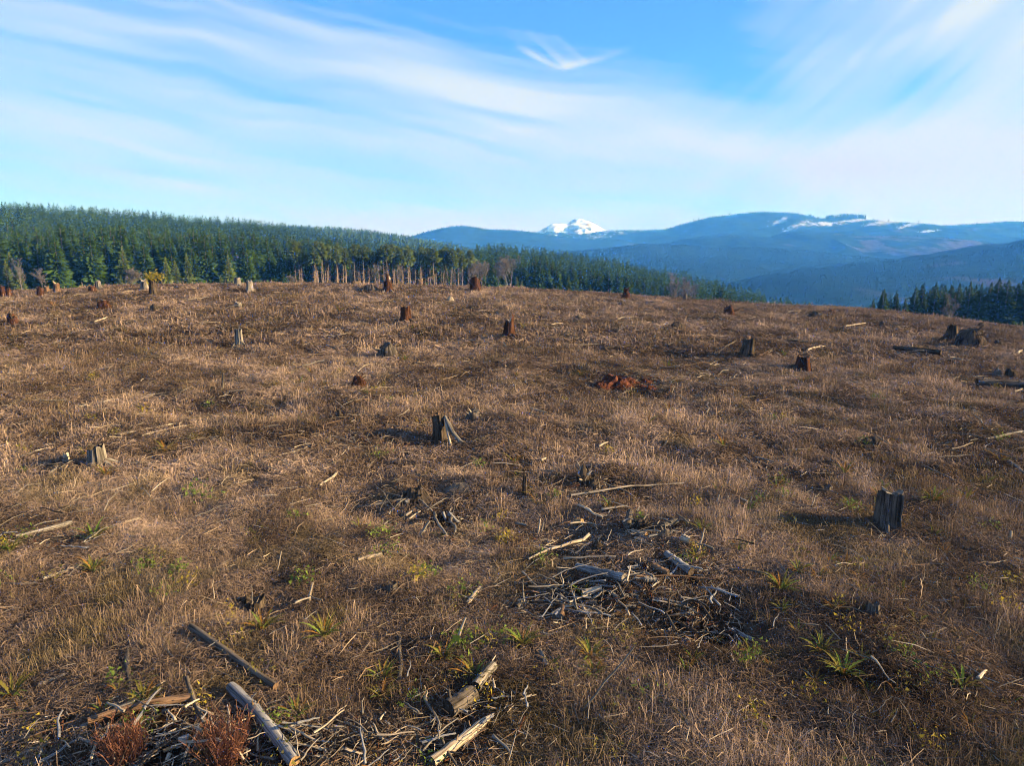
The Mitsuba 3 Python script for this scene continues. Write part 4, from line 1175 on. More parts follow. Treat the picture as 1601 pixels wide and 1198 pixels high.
# ---- sticks told apart
for (a, b, c, d, w, pl, lb) in (
        (921, 845, 826, 884, 5, PALE, 'long pale pole slanting down left of the slash pile'), (895, 781, 1070, 766, 4, PALE, 'longest thin pale pole lying behind the slash pile'), (904, 798, 942, 818, 5, PALE, 'pale stick slanting right behind the slash pile'), (940, 806, 981, 800, 4, PALE, 'pale stick meeting the slanting one behind the slash pile'),
        (880, 884, 962, 880, 4, PALE, 'straight pale stick across the slash pile'), (862, 973, 893, 957, 6, PALE, 'white stick end at the lower left of the slash pile'), (965, 915, 1117, 918, 2.6, BROWN, 'long thin brown stick across the right of the slash pile'),
        (706, 1013, 728, 966, 6, PALE, 'pale straight stick below the pale log end'), (480, 946, 489, 912, 5, PALE, 'white upright stake at the lower left'), (462, 954, 487, 945, 4, PALE, 'white stick at the foot of the upright stake'), (431, 896, 440, 863, 2.5, PALE, 'thin pale upright twig left of centre'),
        (664, 1103, 688, 1153, 5, GREY, 'grey crooked stick rising from the bottom debris'), (650, 842, 671, 816, 6, GREY, 'pale stick at the left of the fan below the bank'), (679, 810, 697, 845, 5, GREY, 'dark grey stick in the middle of the fan below the bank'), (701, 812, 718, 826, 7, BLUE, 'thick bluish stick at the right of the fan'),
        (706, 818, 711, 842, 5, GREY, 'short upright stick inside the fan'), (693, 810, 697, 822, 6, BLUE, 'stubby bluish stick at the top of the fan'), (720, 826, 716, 840, 3, DARK, 'dark stick at the right end of the fan'), (634, 815, 646, 807, 5, PALE, 'pale chip left of the fan, upper one'), (640, 820, 658, 808, 3.5, PALE, 'pale chip left of the fan, lower one'),
        (840, 838, 845, 812, 4, PALE, 'pale upright stick left of the yellow cut stub'), (845, 838, 850, 818, 4, GREY, 'grey upright stick beside the pale one left of the yellow stub'), (806, 828, 824, 830, 6, GREY, 'grey stick end right of the weeds'), (817, 905, 838, 926, 3, PALE, 'pale straight stick at the left rim of the slash pile'),
        (945, 835, 953, 818, 3, GREY, 'grey stick at the top of the slash pile'), (1020, 950, 1070, 960, 3, PALE, 'pale crooked stick low in the slash pile'), (958, 770, 990, 785, 4, DUSK, 'dark stick right of the broken root ball'), (770, 732, 812, 735, 2.5, PALE, 'thin curved pale stick above the burnt snag'),
        (0, 1135, 65, 1128, 3, BROWN, 'thin brown stalk at the bottom left'), (10, 1180, 125, 1140, 3, BROWN, 'long arched straw coloured stalk at the bottom left'), (1360, 1040, 1398, 1083, 3, PALE, 'thin straight pale stick in the lower right grass'), (1527, 1074, 1540, 1062, 6, PALE, 'short white stick right of the lower right fern'),
        (936, 705, 950, 698, 4, PALE, 'small curved white stick at mid field'), (1035, 700, 1044, 690, 4, PALE, 'small pale shard right of mid field'), (845, 728, 853, 724, 5, PALE, 'small white chip above the burnt snag'), (1120, 790, 1125, 774, 3, PALE, 'pale upright stick right of the longest pole, left one'), (1136, 786, 1140, 777, 3, PALE, 'pale upright stick right of the longest pole, right one'), (1168, 790, 1177, 780, 3, PALE, 'pale stick farthest right of the three uprights'),
        (1090, 868, 1101, 826, 3, PALE, 'bent pale stick right of the short white log'), (900, 1120, 990, 1005, 3.5, GREY, 'long crooked grey branch right of the bottom middle'), (770, 1165, 800, 1195, 6, GREY, 'grey stick right of the pale pointed log'), (690, 1168, 715, 1215, 7, DUSK, 'dark branch crossing the pale pointed log'),
        (448, 1150, 500, 1175, 5, PALE, 'pale curved branch right of the smooth grey log'), (430, 1148, 462, 1162, 4, PALE, 'pale twig starting at the smooth grey log'), (830, 645, 856, 652, 3, PALE, 'pale twig in the sedge below the red heap'), (1296, 770, 1303, 762, 4, PALE, 'small white chip left of the flat dark stump'), (1158, 788, 1172, 795, 3, PALE, 'pale twig below the three uprights'),
        (1578, 846, 1583, 832, 6, PALE, 'small white upright chip at the right edge'), (1483, 500, 1484, 493, 3, PALE, 'tiny pale upright post before the dark fir row'), (1549, 500, 1556, 499, 5, PALE, 'tiny white wood piece before the dark fir row'), (1498, 500, 1498, 495, 2.4, GREY, 'tiny grey upright post right of the pale one'), (348, 612, 350, 583, 5, DUSK, 'dark upright snag stick at left of the field'),
        (1262, 552, 1290, 545, 4, PALE, 'pale forked branch in the upper right field'), (1180, 722, 1210, 730, 3, GREY, 'grey curved twig right of mid field'), (1590, 556, 1598, 552, 4, PALE, 'white forked chip at the right edge')):
    up = abs(d - b) > 1.1 * abs(c - a) and d < b
    if up:                                                # standing: the foot stays where it is, the top above it
        p = at(a, b); s = px(p)
        k = thing('stick', lb, 'stick')
        stick_between(k, p - [0, 0, .1], p + [(c - a) * s, .1, (b - d) * s], .5 * w * s, pl, .03)
    else:
        stick(a, b, c, d, w, pl, lb, forks=2 if w > 4.4 and abs(c - a) > 20 else 0)

# ---- the piles: pieces nothing tells apart
def pile(u0, v0, su, sv, n, label, group, L=(.35, 1.1), r=(.008, .030), pals=(GREY, GREY, PALE, PALE, BLUE, BLUE, DARK), zmax=.30):
    for i in range(n):
        u, v = u0 + su * rngw.normal() * .5, v0 + sv * rngw.normal() * .5
        if v > 1212:
            continue
        q = at(u, min(v, 1205))
        a = rngw.random() * 3.14
        LL = rngw.uniform(*L) * (.6 + .6 * rngw.random())
        d = np.array([math.cos(a), math.sin(a), rngw.normal() * .22]) * LL / 2
        z = .05 + zmax * rngw.random()
        p0, p1 = q - d, q + d
        p0[2] = ground_at(p0[0], p0[1]) + z + max(0, -d[2]) ; p1[2] = ground_at(p1[0], p1[1]) + z + d[2] * .5
        k = thing('debris_stick', label, 'stick', group)
        stick_between(k, p0, p1, rngw.uniform(*r), int(rngw.choice(pals)), .06)


pile(910, 940, 90, 44, 44, 'weathered stick in the tangled slash pile below the bluish grey log', 'sticks of the central slash pile')
pile(1050, 920, 110, 60, 30, 'weathered stick strewn over the right part of the slash pile', 'sticks of the right slash pile', L=(.25, .8))
pile(1075, 975, 110, 36, 22, 'dark stick in the trailing debris at the lower right of the slash pile', 'sticks of the trailing debris', pals=(DUSK, DARK, GREY, BLUE))
pile(975, 835, 90, 30, 18, 'broken stick at the top of the slash pile', 'sticks at the top of the slash pile', L=(.3, .8))
pile(555, 1165, 170, 60, 44, 'thin grey stick in the debris along the bottom between the smooth log and pale log', 'sticks of the bottom debris', L=(.3, .8), r=(.008, .022))
pile(240, 1165, 150, 50, 30, 'grey stick in the debris around the red twigs', 'sticks around the red twigs', L=(.3, .8), r=(.010, .026))
pile(740, 1105, 90, 50, 18, 'small stick around the two short logs', 'sticks around the short logs', L=(.2, .6), r=(.008, .02))
pile(80, 850, 120, 26, 14, 'small stick beside the weathered log at the left', 'sticks by the left log', L=(.3, .9), r=(.01, .022))
pile(680, 790, 110, 34, 16, 'dark stick along the root bank', 'sticks of the root bank', pals=(DUSK, DARK, GREY))
pile(1120, 588, 90, 16, 26, 'pale twig in the brush patch right of the red heap', 'twigs of the pale brush patch', L=(.6, 1.6), r=(.012, .022), pals=(PALE, PALE, GREY))
pile(990, 600, 70, 16, 10, 'twig lying on the rusty red heap', 'twigs on the red heap', L=(.6, 1.5), r=(.012, .03), pals=(GREY, RED, DARK))
pile(1440, 556, 90, 10, 12, 'pale splinter beside the long dark log', 'splinters by the dark log', L=(.5, 1.4), r=(.015, .03), pals=(PALE, GREY))
pile(1530, 700, 70, 14, 8, 'grey stick near the logs at the right edge', 'sticks by the right edge logs', L=(.5, 1.3), r=(.012, .03))
pile(900, 750, 70, 14, 10, 'dark twig around the broken root ball', 'twigs around the broken root ball', L=(.4, 1.2), pals=(DUSK, GREY, DARK))
pile(530, 700, 60, 10, 8, 'pale twig in the shaded hollow left of the tall dark stump', 'twigs of the shaded hollow', L=(.6, 1.6), r=(.010, .02), pals=(PALE, GREY))
def chunks(u0, v0, su, sv, n, label, group):
    for i in range(n):
        u, v = u0 + su * rngw.normal() * .5, v0 + sv * rngw.normal() * .5
        d = rngw.uniform(5, 11)
        a = rngw.random() * 6.28
        L = d * rngw.uniform(1.2, 3.2)
        log(u, v, u + L * math.cos(a), v + .6 * L * math.sin(a), d, d * rngw.uniform(.7, 1.1), int(rngw.choice((GREY, BLUE, DUSK, BROWN, PALE))), label, 'wood_chunk', 'wood chunk', ends=(int(rngw.choice((GREY, DARK, CUT))), GREY), knots=0, group=group, lift=.7)


chunks(930, 935, 100, 44, 16, 'short thick chunk of broken wood among the sticks of the central slash pile', 'wood chunks of the slash pile')
chunks(985, 838, 90, 26, 9, 'short broken chunk of wood at the top of the slash pile', 'wood chunks at the top of the slash pile')
chunks(420, 1172, 260, 30, 10, 'short weathered chunk of wood in the bottom debris', 'wood chunks of the bottom debris')
n_scat = 0
while n_scat < 170:                                       # loose sticks all over the field
    u, v = rngw.uniform(-10, 1610), 455 + 745 * rngw.random() ** 1.25
    q = at(u, v)
    if q[1] > 74:
        continue
    n_scat += 1
    s = px(q)
    a = rngw.random() * 3.14
    LL = (10 + 26 * rngw.random() ** 2) * s * 1.6
    d = np.array([math.cos(a), math.sin(a), 0]) * min(LL, 1.7) / 2
    p0, p1 = q - d, q + d
    z = .16 + .16 * rngw.random()
    p0[2], p1[2] = ground_at(p0[0], p0[1]) + z, ground_at(p1[0], p1[1]) + z + .25 * rngw.random() ** 2
    k = thing('loose_stick', 'loose weathered stick lying in the dry grass of the clearing', 'stick', 'loose sticks scattered over the clearing')
    stick_between(k, p0, p1, (.6 + .7 * rngw.random()) * s * .8, int(rngw.choice((GREY, GREY, PALE, DUSK, BROWN))), .07)
# ------------------------------------------------------------------ fine litter, grass, ferns, weeds
rngg = np.random.default_rng(33)
PILES = []                                                # (x, y, across, deep, strength): bare, littered ground
for (u, v, a, b, k) in ((905, 940, 1.5, 1.0, 1.0), (1040, 893, 1.4, .9, .95), (1100, 985, 1.6, .55, .95), (960, 838, 1.9, .9, .7), (560, 1165, 2.1, .75, .9), (220, 1165, 1.7, .75, .9), (390, 1180, 1.2, .6, .8), (735, 1110, 1.1, .6, .7), (690, 815, 1.5, .8, .7), (80, 850, 1.5, .5, .5),
                        (975, 600, 2.6, 1.4, .9), (1115, 590, 3.2, 1.2, .55), (1040, 600, 2, 1.2, .6), (600, 692, 2.4, .6, .5), (330, 690, 2.0, .5, .5), (900, 755, 1.8, .7, .6), (770, 845, 1.4, .6, .6), (1430, 553, 3, .8, .5), (200, 640, 2.6, .6, .4), (90, 640, 2.4, .7, .4), (620, 575, 3, 1.0, .5)):
    q = at(u, v)
    PILES.append((q[0], q[1], a, b, k))


def litter(x, y):
    s = np.zeros(np.shape(x))
    for (a, b, c, d, k) in PILES:
        s = np.maximum(s, k * np.exp(-(((x - a) / c) ** 2 + ((y - b) / d) ** 2) ** 1.5))
    return s


def clear_of(x, y):
    """0 beside wood that lies or stands clear of the grass, 1 in the open"""
    m = np.ones(np.shape(x))
    P = np.stack([x, y], -1)
    for (x0, y0, x1, y1, r) in CLEAR:
        lo, hi = (min(x0, x1) - r - .6, min(y0, y1) - r - .6), (max(x0, x1) + r + .6, max(y0, y1) + r + .6)
        i = np.where((x > lo[0]) & (x < hi[0]) & (y > lo[1]) & (y < hi[1]))[0]
        if len(i) == 0:
            continue
        d = np.array([x1 - x0, y1 - y0])
        t = np.clip(((P[i] - [x0, y0]) @ d) / max(d @ d, 1e-9), 0, 1)
        dist = np.linalg.norm(P[i] - ([x0, y0] + t[:, None] * d), axis=1)
        m[i] = np.minimum(m[i], sstep(r * .55, r * 1.15, dist))
    return m


def twigs(x, y, L, r, pal, up=.1, sides=3):
    """many fine twigs as one mesh"""
    n = len(x)
    a = rngg.random(n) * 6.283
    d = np.stack([np.cos(a), np.sin(a), rngg.normal(size=n) * up], 1)
    P = np.stack([x, y, ground_z(x, y) + .02 + .10 * rngg.random(n)], 1)
    p0, p1 = P - d * L[:, None] / 2, P + d * L[:, None] / 2
    p0[:, 2] = np.maximum(p0[:, 2], ground_z(p0[:, 0], p0[:, 1]) + .01)
    p1[:, 2] = np.maximum(p1[:, 2], ground_z(p1[:, 0], p1[:, 1]) + .01)
    pm = (p0 + p1) / 2 + rngg.normal(size=(n, 3)) * (L * .05)[:, None]
    side = np.stack([-np.sin(a), np.cos(a), 0 * a], 1)
    upv = np.cross(d, side)
    V = []
    for q, k in ((p0, .9), (pm, 1.0), (p1, .45)):
        for j in range(3):
            an = 2.094 * j
            V.append(q + (side * math.cos(an) + upv * math.sin(an)) * (r * k)[:, None])
    V = np.stack(V, 1).reshape(-1, 3)
    f = []
    for s in range(2):
        for j in range(3):
            A, B = s * 3 + j, s * 3 + (j + 1) % 3
            f += [(A, B, B + 3), (A, B + 3, A + 3)]
    F = (np.arange(n)[:, None, None] * 9 + np.array(f)[None]).reshape(-1, 3)
    U = np.stack([np.repeat(pal + .05 + .9 * rngg.random(n), 9), np.repeat(rngg.random(n) * 9, 9)], 1)
    return V, F, U


pts = []
for (a, b, c, d, k) in PILES:
    n = int(650 * c * d * k)
    pts.append(np.stack([a + c * .62 * rngg.normal(size=n), b + d * .62 * rngg.normal(size=n)], 1))
pts = np.vstack(pts)
tw = twigs(pts[:, 0], pts[:, 1], .10 + .32 * rngg.random(len(pts)) ** 1.5, .004 + .009 * rngg.random(len(pts)), rngg.choice([0, 6, 1, 4, 8, 3, 3, 9], len(pts)), .25)
scene['wood_litter'] = mikit.ply((tw[0], tw[1]), 'wood', smooth=False, uv=tw[2])
labels['wood_litter'] = {'label': 'fine litter of twigs and chips covering the bare slash patches', 'category': 'litter', 'kind': 'stuff'}
y = 8 + 66 * rngg.random(9000) ** 1.35
x = (rngg.random(9000) * 2 - 1) * (.76 * y + 2)
keep = rngg.random(9000) < .35 + .65 * (meshkit.fbm(np.stack([x / 5, y / 5, 0 * x], -1), 3, 6) > .5)
x, y = x[keep], y[keep]
tw = twigs(x, y, (.15 + .5 * rngg.random(len(x)) ** 2) * (1 + y / 40), (.003 + .004 * rngg.random(len(x))) * (1 + y / 26), rngg.choice([0, 1, 8, 0, 8, 7, 4], len(x)), .12)
tw[0][:, 2] += .10
scene['scattered_twigs'] = mikit.ply((tw[0], tw[1]), 'wood', smooth=False, uv=tw[2])
labels['scattered_twigs'] = {'label': 'countless thin pale twigs strewn through the dry grass', 'category': 'litter', 'kind': 'stuff'}


def tuft(rng, n, spread, hmin, hmax, width, segs=2, lean=.45, stalks=0):
    """a clump of dry blades: each a narrow strip that bends outwards; uv = (shade of its own, height)"""
    V, F, U, c = [], [], [], 0
    wind = np.array([-.10, -.02])
    for i in range(n + stalks):
        stalk = i >= n
        a = rng.random() * 6.283
        rad = spread * rng.random() ** .6
        b = np.array([rad * math.cos(a), rad * math.sin(a), -.03])
        h = rng.uniform(hmin, hmax) * (1.45 if stalk else 1.0)
        out = a + rng.normal() * 1.0
        le = abs(rng.normal()) * lean * (.35 if stalk else 1) + (1.1 * rng.random() if (not stalk and rng.random() < .40) else 0)
        d = np.array([math.cos(out), math.sin(out)]) * le + wind
        w = width * (.6 + .7 * rng.random()) * (.7 if stalk else 1)
        fa = rng.random() * 3.1416
        wv = np.array([math.cos(fa), math.sin(fa), 0]) * w / 2
        sh = min(.92, max(0, rng.random()))
        if rng.random() < .045:
            sh = .97
        pts = []
        for s in np.linspace(0, 1, segs + 1):
            k = s * s * .75 + .25 * s
            zz = h * s / math.sqrt(1 + (le * 1.1 * s) ** 2)
            pts.append(b + np.array([d[0] * h * k, d[1] * h * k, zz]))
        for j, p in enumerate(pts):
            s = j / segs
            if j < segs:
                t = 1 - .55 * s
                V += [p - wv * t, p + wv * t]; U += [(sh, s), (sh, s)]
            else:
                if stalk:
                    V += [p - wv * .9, p + wv * .9]; U += [(min(.92, sh + .2), 1)] * 2
                else:
                    V += [p]; U += [(sh, 1)]
        for j in range(segs - (0 if stalk else 1)):
            F += [(c + 2 * j, c + 2 * j + 1, c + 2 * j + 3), (c + 2 * j, c + 2 * j + 3, c + 2 * j + 2)]
        if not stalk:
            F += [(c + 2 * segs - 2, c + 2 * segs - 1, c + 2 * segs)]
        c = len(V)
    return np.array(V), np.array(F), np.array(U)


def thatch(rng, n, spread, lmin, lmax, width, top):
    """matted dead blades lying one over the other"""
    V, F, U = [], [], []
    for i in range(n):
        rad, a = spread * math.sqrt(rng.random()), rng.random() * 6.283
        c = np.array([rad * math.cos(a), rad * math.sin(a), top * rng.random()])
        o = rng.normal() * .9 + (3.14 if rng.random() < .5 else 0)
        d = np.array([math.cos(o), math.sin(o), .35 * rng.normal() * top / .1])
        L = rng.uniform(lmin, lmax)
        w = np.array([-d[1], d[0], .5 * rng.normal()]) * width * (.5 + .7 * rng.random()) / 2
        b = len(V)
        m = c + [0, 0, .25 * L * rng.random()]
        V += [c - d * L / 2 - w, c - d * L / 2 + w, m - w, m + w, c + d * L / 2]
        F += [(b, b + 1, b + 3), (b, b + 3, b + 2), (b + 2, b + 3, b + 4)]
        sh = min(.92, rng.random())
        U += [(.75 * sh, .05 + .5 * rng.random())] * 5
    return np.array(V), np.array(F), np.array(U)


NK = 7
for i in range(NK):
    k = 1 + .25 * (rngg.random() - .5)
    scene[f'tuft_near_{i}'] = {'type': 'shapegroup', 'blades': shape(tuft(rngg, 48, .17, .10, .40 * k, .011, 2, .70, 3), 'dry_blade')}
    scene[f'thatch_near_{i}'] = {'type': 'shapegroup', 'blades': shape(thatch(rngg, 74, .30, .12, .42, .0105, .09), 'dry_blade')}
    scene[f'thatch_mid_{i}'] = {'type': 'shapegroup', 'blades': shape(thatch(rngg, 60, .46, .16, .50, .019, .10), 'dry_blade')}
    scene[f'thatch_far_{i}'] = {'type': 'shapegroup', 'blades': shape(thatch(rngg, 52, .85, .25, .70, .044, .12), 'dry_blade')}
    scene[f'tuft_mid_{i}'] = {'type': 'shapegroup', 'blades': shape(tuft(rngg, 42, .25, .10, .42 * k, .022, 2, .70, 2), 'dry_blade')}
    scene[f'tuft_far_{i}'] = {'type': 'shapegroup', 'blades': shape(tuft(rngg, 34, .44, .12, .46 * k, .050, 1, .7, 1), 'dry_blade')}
# ---- ferns: clumps of upright fronds with leaflets
def frond_mesh(rng, L, a, e, pal, n=12, w=.052):
    """one narrow sword-like frond with a saw edge, bending outwards"""
    d = np.array([math.cos(a), math.sin(a), 0])
    s_ = np.array([-d[1], d[0], 0])
    p, el = np.array([0, 0, 0.0]), e
    V, U, F = [p], [(pal + .3, 0)], []
    sh = rng.random() * .8
    for i in range(n):
        dd = d * math.cos(el) + np.array([0, 0, math.sin(el)])
        nrm = np.cross(s_, dd)
        t = (i + 1) / n
        wid = L * w * (math.sin(min(1, t * .95 + .16) * math.pi) ** .5 if t < .88 else .6 * (1.02 - t) / .14) * (1.25 if i % 2 else .55)
        c = p + dd * L / n
        V += [c - s_ * wid - nrm * wid * .35, c, c + s_ * wid - nrm * wid * .35]
        u = min(.97, sh + .15 * rng.random())
        U += [(pal + u, t)] * 3
        b = len(V) - 3
        if i == 0:
            F += [(0, b + 1, b), (0, b + 2, b + 1)]
        else:
            F += [(b - 3, b - 2, b + 1), (b - 3, b + 1, b), (b - 2, b - 1, b + 2), (b - 2, b + 2, b + 1)]
        p, el = c, el - (.05 + .09 * rng.random())
    return np.array(V), np.array(F), np.array(U)


def one_base(fr):
    """fronds that spring from one crown, as one connected mesh"""
    base = np.mean([f[0][0] for f in fr], axis=0)
    V, F, U, n = [base[None]], [], [fr[0][2][:1]], 1
    for v, f, u in fr:
        V.append(v[1:]); U.append(u[1:]); F.append(np.where(f == 0, 0, f + n - 1)); n += len(v) - 1
    return np.vstack(V), np.vstack(F), np.vstack(U)


def fern(u, v, size, label, group=None, brown=.18, n=None):
    q = at(u, v)
    s = px(q)
    R = .74 * size * s
    k = thing('fern', label, 'fern', group)
    n = n or int(17 + 9 * rngg.random())
    fr = []
    for i in range(n):
        a = i * 2.399 + rngg.random() * .6
        e = .85 + .55 * rngg.random()
        fr.append(moved(frond_mesh(rngg, R * (.75 + .5 * rngg.random()), a, e, 4 if rngg.random() < brown else (3 if rngg.random() < .7 else 6)), q[0] + .04 * math.cos(a), q[1] + .04 * math.sin(a) + .1, q[2] + .02))
    if size >= 44:
        for f in fr:
            put(k, 'frond', f, False, 'thin_leaf')
    else:
        f = one_base(fr)
        scene[k] = mikit.ply((f[0], f[1]), 'thin_leaf', smooth=False, uv=f[2])
    CLEAR.append((q[0], q[1] - .12, q[0], q[1] - .2, .14 + .22 * R))


for (u, v, s, lb) in ((143, 848, 46, 'yellow-green fern tuft at the right end of the weathered left log'), (143, 900, 42, 'yellow-green fern tuft below another one at the left'), (12, 868, 44, 'green fern tuft at the left edge beside the weathered log'), (14, 1098, 52, 'bright fern tuft at the left edge near the bottom'), (408, 992, 50, 'dull green fern above the smooth grey log'),
                      (506, 1004, 52, 'yellow-green fern at the lower left middle, right of the dull one'), (596, 1072, 46, 'fern clump left of the dark log pointing away'), (694, 1038, 46, 'green fern at the foot of the pale straight stick'), (741, 1068, 50, 'green fern above the short grey log'), (818, 1016, 48, 'green fern right of the pale log end'),
                      (925, 1036, 44, 'yellow fern below the slash pile'), (930, 1062, 34, 'small yellow fern just below another under the slash pile'), (1288, 1028, 46, 'yellow-green fern at the lower right, left one of a pair'), (1322, 1064, 56, 'large fern at the lower right, right one of a pair'), (1224, 930, 46, 'brownish fern left of the grey brown stump'), (1510, 1082, 48, 'grey-green fern near the right bottom corner'),
                      (462, 1130, 46, 'dark green fern between the logs at the bottom'), (596, 1100, 40, 'small fern left above the thick short log'), (1462, 790, 42, 'yellow-green fern right of the fluted stump'), (1510, 788, 30, 'small brownish fern right of the yellow-green one'), (1100, 836, 34, 'low fern right of the slash pile top'), (1330, 795, 26, 'small brownish fern left of the fluted stump'),
                      (955, 800, 30, 'low dark fern behind the longest pale pole'), (1252, 900, 30, 'small yellowish fern above the brownish one at right'), (220, 1105, 44, 'light green feathery fern behind the thick brown log'), (1225, 962, 30, 'small green fern below the brownish fern'), (1545, 760, 26, 'low brown fern near the right edge'), (1090, 880, 26, 'small fern beside the dark ended log')):
    fern(u, v, s, lb)
nf = 0
while nf < 120:
    u, v = rngg.uniform(0, 1601), 470 + 700 * rngg.random() ** 1.1
    q = at(u, v)
    if q[1] > 66 or meshkit.fbm(q[None] * [.14, .14, 0], 3, 17)[0] < .47:
        continue
    fern(u, v, (10 + 16 * rngg.random()) * (1.0 if v < 700 else 1.35), 'small fern tuft among the dry grass of the clearing', 'small ferns scattered over the clearing', brown=.35, n=9)
    nf += 1

# ---- red twig shrubs at the bottom, an orange leaved sprig, weeds
for (u, v, w, h, lb) in ((195, 1192, 66, 62, 'dense rusty red twig shrub at the bottom left, left one of two'), (350, 1196, 86, 72, 'dense rusty red twig shrub at the bottom beside the smooth grey log')):
    q = at(u, v)
    s = px(q)
    k = thing('red_twig_shrub', lb, 'shrub')
    st = []
    for i in range(120):
        a, r = rngg.random() * 6.28, .42 * w * s * rngg.random() ** .7
        b = np.array([r * .5 * math.cos(a), r * .5 * math.sin(a), 0])
        H = h * s * (.55 + .5 * rngg.random()) * 1.05
        t = b + [math.cos(a) * r * .9 + .05 * rngg.normal(), math.sin(a) * r * .9, H]
        m = (b + t) / 2 + rngg.normal(size=3) * .03
        st.append(tube([b, m, t], [.008, .006, .003], 3, False, 5))
        for j in range(3):
            c = m + (t - m) * rngg.random()
            e = c + np.array([rngg.normal() * .06, rngg.normal() * .06, .10 + .10 * rngg.random()])
            st.append(tube([c, e], [.005, .002], 3, False, 5))
    m = join(st)
    put(k, 'stems', moved(m, *q), False, 'foliage')
    labels[k + '__stems'] = {'kind': 'stuff'}
    n = 500
    v_ = q + np.stack([rngg.normal(size=n) * .22 * w * s, rngg.normal(size=n) * .22 * w * s, h * s * (.05 + .6 * rngg.random(n))], 1)
    o = rngg.normal(size=(n, 3, 3)) * .016
    put(k, 'buds', ((v_[:, None] + o).reshape(-1, 3), np.arange(3 * n).reshape(-1, 3), np.stack([5 + np.repeat(rngg.random(n) * .9, 3), np.ones(3 * n)], 1)), False, 'thin_leaf')
    labels[k + '__buds'] = {'kind': 'stuff'}
    CLEAR.append((q[0] - .3, q[1] - .2, q[0] + .3, q[1] - .2, .4))
V, U = [], []
for (u, v, n, sp, pal, size) in [(345, 992, 60, .35, 4, .05), (320, 985, 40, .3, 7, .04), (585, 785, 40, .25, 6, .05), (605, 780, 40, .25, 6, .05), (652, 792, 60, .3, 7, .06), (668, 790, 50, .3, 6, .06), (725, 790, 90, .4, 6, .07), (790, 790, 60, .25, 7, .05), (850, 770, 40, .3, 6, .05), (868, 778, 30, .2, 6, .05), (750, 868, 50, .4, 7, .05),
                                 (225, 1080, 70, .25, 6, .05), (180, 1073, 30, .2, 6, .06), (470, 800, 40, .3, 6, .06), (230, 780, 50, .3, 6, .06), (275, 785, 40, .3, 6, .06), (1500, 1135, 80, .6, 7, .05), (1440, 1130, 80, .7, 6, .05), (1545, 1145, 60, .6, 6, .05), (1160, 1040, 40, .2, 6, .05), (1180, 1030, 40, .2, 6, .05), (1000, 820, 40, .2, 6, .05),
                                 (560, 575, 90, 1.2, 3, .09), (620, 580, 60, 1.0, 4, .09), (640, 560, 60, 1.0, 3, .09), (585, 595, 60, .9, 4, .09), (280, 565, 30, .4, 6, .08), (300, 572, 30, .4, 6, .08), (1065, 770, 40, .3, 6, .05), (720, 715, 40, .4, 6, .06), (530, 1060, 60, .4, 6, .05), (440, 1010, 40, .3, 6, .05), (320, 1010, 60, .4, 4, .04)] + \
        [(rngg.uniform(0, 1601), 480 + 700 * rngg.random(), 30, .3, int(rngg.choice([6, 3, 6, 7])), .05) for _ in range(90)]:
    q = at(u, min(v, 1195))
    n = int(n * 1.6)
    c = q + rngg.normal(size=(n, 3)) * [sp * .5, sp * .5, .10] + [0, 0, .20]
    o = rngg.normal(size=(n, 3, 3)) * size * .36 * (1 + q[1] / 34)
    V.append((c[:, None] + o).reshape(-1, 3)); U.append(np.stack([pal + np.repeat(rngg.random(n) * .95, 3), np.ones(3 * n)], 1))
V, U = np.vstack(V), np.vstack(U)
scene['green_weeds'] = mikit.ply((V, np.arange(len(V)).reshape(-1, 3)), 'thin_leaf', uv=U)
labels['green_weeds'] = {'label': 'small green and yellow weeds sprouting between the dry grass', 'category': 'weeds', 'kind': 'stuff'}

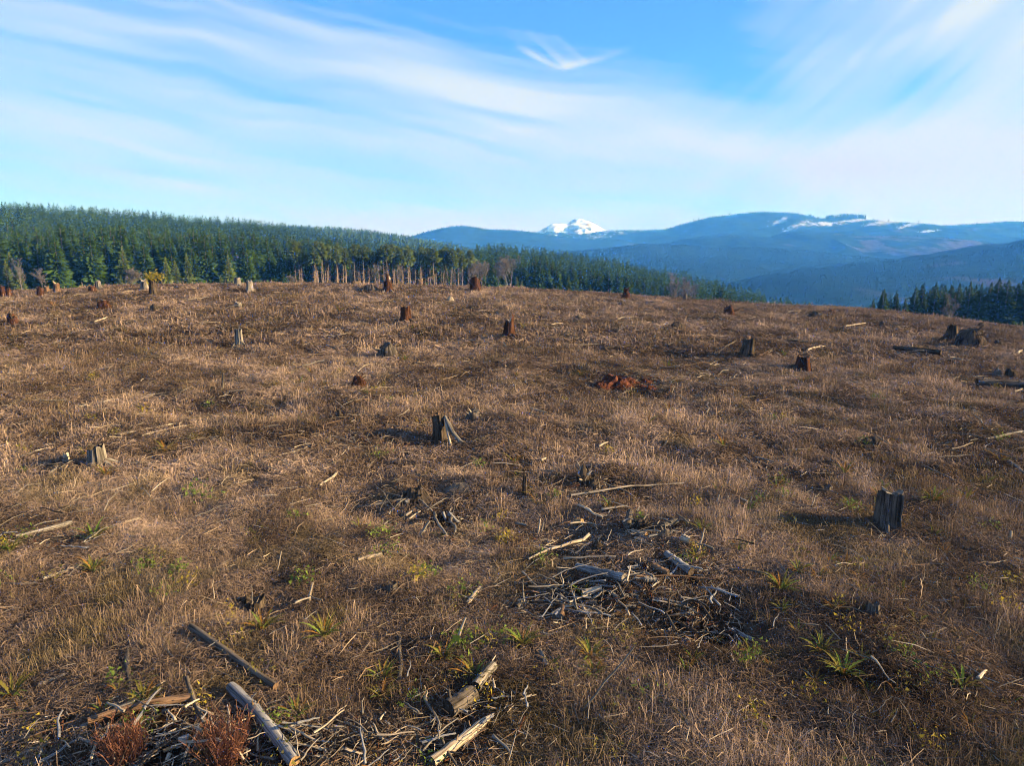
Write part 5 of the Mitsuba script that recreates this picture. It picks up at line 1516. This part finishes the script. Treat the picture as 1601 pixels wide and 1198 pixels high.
# ---- the grass itself
n_grass = 0
for (y0, y1, step, kind) in ((7.2, 21, .215, 'near'), (21, 42, .34, 'mid'), (42, 96, .62, 'far')):
    lim = .77 * y1 + 3
    gx, gy = scatter(-lim, lim, y0, y1, step, rngg, .95)
    ok = np.abs(gx) < .76 * gy + 3.5
    gx, gy = gx[ok], gy[ok]
    ok = gy < 78 + 14 * (rngg.random(len(gx)))
    gx, gy = gx[ok], gy[ok]
    li, cl = litter(gx, gy), clear_of(gx, gy)
    dens = meshkit.fbm(np.stack([gx / 1.15, gy / 1.15, 0 * gx], -1), 3, 14)
    dens2 = meshkit.fbm(np.stack([gx / 4, gy / 4, 0 * gx], -1), 3, 15)
    pk = np.clip(.26 + 3.2 * (dens - .42), .10, 1) * (1 - .93 * li) * (.12 + .88 * cl)
    ok = rngg.random(len(gx)) < pk
    gx, gy, dens, dens2, cl, li = gx[ok], gy[ok], dens[ok], dens2[ok], cl[ok], li[ok]
    gz = ground_z(gx, gy)
    sc = (.42 + .80 * np.clip(.5 + 1.4 * (dens2 - .5) + 1.7 * (dens - .5), 0, 1)) * (.75 + .5 * rngg.random(len(gx))) * (.45 + .55 * cl)
    for i in range(len(gx)):
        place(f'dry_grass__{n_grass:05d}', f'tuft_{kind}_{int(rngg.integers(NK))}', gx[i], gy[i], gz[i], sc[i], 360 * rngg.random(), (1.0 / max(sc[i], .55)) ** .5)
        n_grass += 1
for (y0, y1, step, kind) in ((7.2, 21, .32, 'near'), (21, 42, .52, 'mid'), (42, 94, 1.0, 'far')):
    lim = .77 * y1 + 3
    gx, gy = scatter(-lim, lim, y0, y1, step, rngg, .9)
    ok = (np.abs(gx) < .76 * gy + 3.5) & (rngg.random(len(gx)) > 1.0 * litter(gx, gy))
    gx, gy = gx[ok], gy[ok]
    gz = ground_z(gx, gy)
    e = .3
    sx, sy = (ground_z(gx + e, gy) - gz) / e, (ground_z(gx, gy + e) - gz) / e
    for i in range(len(gx)):
        c, n = math.cos(a := 6.283 * rngg.random()), math.sin(a)
        t = T(np.array([[c, -n, 0, gx[i]], [n, c, 0, gy[i]], [sx[i] * c + sy[i] * n, sy[i] * c - sx[i] * n, 1, gz[i]], [0, 0, 0, 1.0]]))
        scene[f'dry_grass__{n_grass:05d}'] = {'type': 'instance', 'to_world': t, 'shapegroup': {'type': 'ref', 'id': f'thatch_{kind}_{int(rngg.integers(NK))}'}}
        n_grass += 1
labels['dry_grass'] = {'label': 'dry straw coloured grass covering the clearing', 'category': 'grass', 'kind': 'stuff'}
